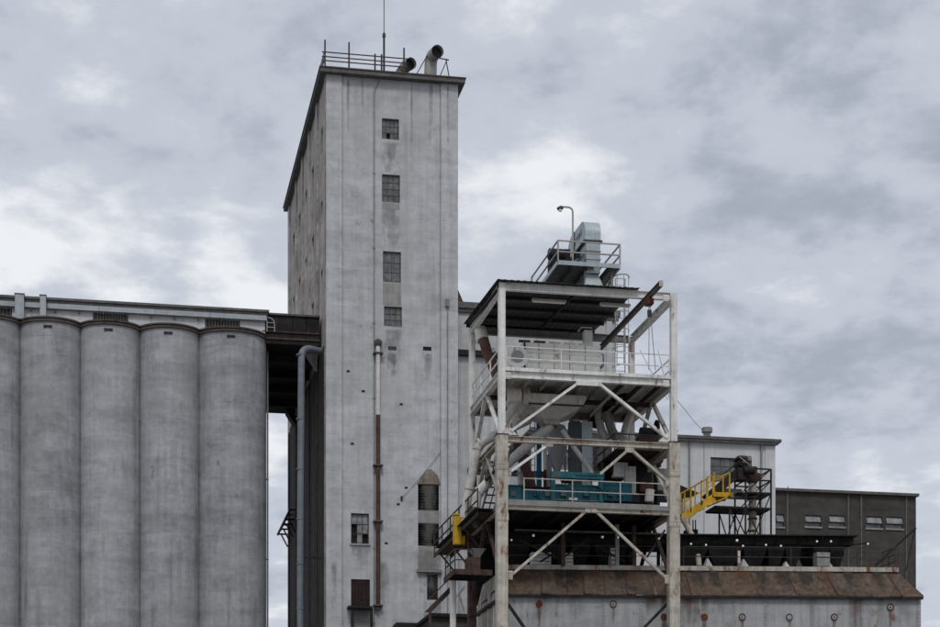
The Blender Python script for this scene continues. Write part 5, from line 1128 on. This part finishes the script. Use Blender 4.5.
# ------------------------------------------------------------------ yellow gangway, dark conveyor head and scaffold
YY = 87.4
yg = thing('yellow_gangway', 'bright yellow sloping gangway with handrails right of the frame', 'gangway', at(684, 519, YY))
p0, p1 = at(677, 521, YY), at(714, 497.5, YY)
for dy in (0, 1.0):
    bar('side_channel', 'yellow', yg, p0 + V((0, dy, 0)), p1 + V((0, dy, 0)), .06, .36)
    q0, q1 = p0 + V((0, dy, 1.25)), p1 + V((0, dy, 1.15)); bar('handrail', 'dark_rail' if dy else 'yellow', yg, q0, q1, .06)
    bar('mid_rail', 'yellow', yg, p0 + V((0, dy, .72)), p1 + V((0, dy, .68)), .05)
    for f in (.1, .37, .66, .97): b0 = p0.lerp(p1, f) + V((0, dy, 0)); bar('post', 'yellow', yg, b0, b0 + V((0, 0, 1.22)), .06)
m = MB().add([p0 + V((0, .04, -.15)), p1 + V((0, .04, -.15)), p1 + V((0, .96, -.15)), p0 + V((0, .96, -.15))], [(0, 1, 2, 3)]); m.build('deck', 'yellow', yg)
for f in (.25, .5, .75): b0 = p0.lerp(p1, f) + V((0, .04, -.2)); bar('cross_tie', 'yellow', yg, b0, b0 + V((0, .92, 0)), .06)
pa, pb = at(713, 503, YY), at(732, 495, YY)
for dy in (0, 1.0):
    bar('landing_channel', 'yellow', yg, (pa.x, YY + dy, pb.z), (pb.x, YY + dy, pb.z), .06, .22); bar('landing_brace', 'yellow', yg, (pa.x, YY + dy, pa.z), (pb.x - .1, YY + dy, pb.z - .05), .06)
    for x in (714, 729.5): X = px(x, YY); bar('post', 'yellow', yg, (X, YY + dy, pb.z), (X, YY + dy, pb.z + 1.1), .07)
    bar('handrail', 'yellow', yg, (px(714, YY), YY + dy, pb.z + .75), (px(729.5, YY), YY + dy, pb.z + 1.1), .06)
box('landing_deck', 'yellow', yg, (pa.x, YY + .04, pb.z - .04), (pb.x, YY + .96, pb.z - .005))
hc = thing('inclined_conveyor', 'black inclined conveyor with head drum atop the scaffold', 'conveyor', at(738, 480, 88.6))
MB().bar(at(706, 499, 88.8), at(742, 469, 88.8), .55, .42).build('trough', 'soot', hc)
for dy in (-.3, .3): bar('handrail', 'black', hc, at(712, 484, 88.8 + dy), at(737, 463, 88.8 + dy), .06)
p = at(742, 463.5, 88.7); tub('head_drum', 'black', hc, [(p.x - .05, 88.3, p.z), (p.x - .05, 89.2, p.z)], .23, 16)
tub('shaft_hub', 'brown_steel', hc, [(p.x - .05, 88.22, p.z), (p.x - .05, 88.29, p.z)], .1, 10)
bar('guard_bar', 'grey_steel', hc, (p.x - .3, 88.24, p.z + .22), (p.x + .3, 88.24, p.z - .2), .05); box('belt_cover', 'brown_steel', hc, (p.x - .32, 88.26, p.z + .18), (p.x + .1, 89.2, p.z + .3)); box('junction_box', 'grey_steel', hc, (p.x + .15, 88.2, p.z + .05), (p.x + .32, 88.4, p.z + .28)); tub('motor', 'black', hc, [(p.x - .1, 88.2, p.z - .45), (p.x + .45, 88.2, p.z - .45)], .2, 12)
box('gearbox', 'soot', hc, (p.x - .35, 88.25, p.z - .9), (p.x + .1, 88.9, p.z - .3)); box('shroud', 'cornice', hc, (p.x + .0, 88.4, p.z - .2), (p.x + .35, 89, p.z + .12))
box('undertray', 'grey_steel', hc, at(724, 497, 89) , at(742, 489, 89) + V((0, .4, 0)))
sf = thing('scaffold_tower', 'black angle iron scaffold tower carrying the conveyor head', 'scaffold', at(752, 570, 89))
zs_ = [at(750, y, 88.4).z for y in (468.5, 480, 492.5, 508)]
Xs = [px(745.5, 88.4), px(771, 88.4)]; xb_ = px(729.5, 88.4)
zbase = PZT + .0
for dy in (0, 1.6):
    Y = 88.4 + dy
    for X in Xs: bar('post', 'black', sf, (X, Y, zbase), (X, Y, zs_[0]), .075)
    bar('post', 'black', sf, (xb_, Y, zbase), (xb_, Y, zs_[3]), .07)
    for i, z in enumerate(zs_): bar('rail', 'black', sf, (Xs[0] if i < 3 else px(716, 88.4), Y, z), (Xs[1], Y, z), .07)
    for (a, b_) in (((Xs[0], zs_[2]), (Xs[1], zs_[0])), ((Xs[0], zs_[3]), (Xs[1], zs_[1])), ((Xs[0], zbase + 1.2), (Xs[1], zs_[2])), ((Xs[0], zs_[3]), (Xs[1], zbase + 1.2)), ((xb_, zs_[3]), (Xs[0], zbase + 1.2)), ((Xs[0], zs_[3]), (xb_, zbase + 1.2))):
        bar('brace', 'black', sf, (a[0], Y, a[1]), (b_[0], Y, b_[1]), .05)
for X in Xs:
    for z in zs_: bar('tie', 'black', sf, (X, 88.4, z), (X, 90, z), .06)
box('landing', 'black', sf, (px(738, 88.4), 88.4, zs_[2] - .04), (Xs[1] + .05, 90, zs_[2] - .0)); box('landing', 'soot', sf, (px(715, 88.4), 88.42, zs_[3] + .01), (Xs[1], 89.98, zs_[3] + .06))
bc = thing('brown_standpipe', 'rusty cream standpipe with flared hopper inside the scaffold', 'pipe', at(752, 570, 89.2))
X = px(752.5, 89.2)
tub('pipe', 'cream_steel', bc, [(X, 89.2, zbase), (X, 89.2, at(752, 484, 89.2).z)], .2, 14)
zz = at(752, 484, 89.2).z
MB().lathe((X, 89.2), [(.2, zz), (.42, zz + .35), (.42, zz + .5), (.25, zz + .52), (.25, zz + .85), (.1, zz + .87)], 16).build('flared_hopper', 'brown_steel', bc, True)
for y in (500, 520, 532): z = at(752, y, 89.2).z; MB().lathe((X, 89.2), [(.2, z), (.25, z + .02), (.25, z + .08), (.2, z + .1)], 14).build('flange', 'brown_steel', bc, True)
spout('slim pale spout dropping from the yellow gangway to the hoppers', [at(682, 517, 86.6), at(697, 545, 86.2), at(699, 566, 86.0)], .14, 'cream_steel', ((0, .9), (1, .5)))
pv = thing('dark_cover', 'dark peaked cover behind the yellow gangway and right post', 'cover', at(690, 492, 89))
MB().extr([at(678, 484, 89), at(699, 493, 89), at(692, 495, 89), at(678, 497, 89)], (0, 1.4, 0)).build('cover', 'soot', pv); r2('bin', 'beige', pv, 683, 497, 692, 512, 89.1, .8)
pv2 = thing('gearbox_stand', 'dark gearbox stand under the yellow gangway', 'machine', at(693, 530, 88.6))
r2('gearbox', 'soot', pv2, 687, 529, 698, 534, 88.6, .6)
for x in (693, 695.5): bar('leg', 'black', pv2, at(x, 552, 88.8), at(x, 520, 88.8), .05)

# ------------------------------------------------------------------ overhead wires
wi = thing('guy_wire', 'thin guy wires slanting from the frame to the white building', 'wire', at(690, 440, 95))
for a, Ya, b_, Yb in (((658, 350), 90, (678, 432), 90), ((677, 400), 84, (712, 440), 104), ((640, 350), 88, (668, 400), 88)):
    p, q_ = at(*a, Ya), at(*b_, Yb); tub('wire', 'black', wi, [p, p.lerp(q_, .5) - V((0, 0, .1)), q_], .012, 4)
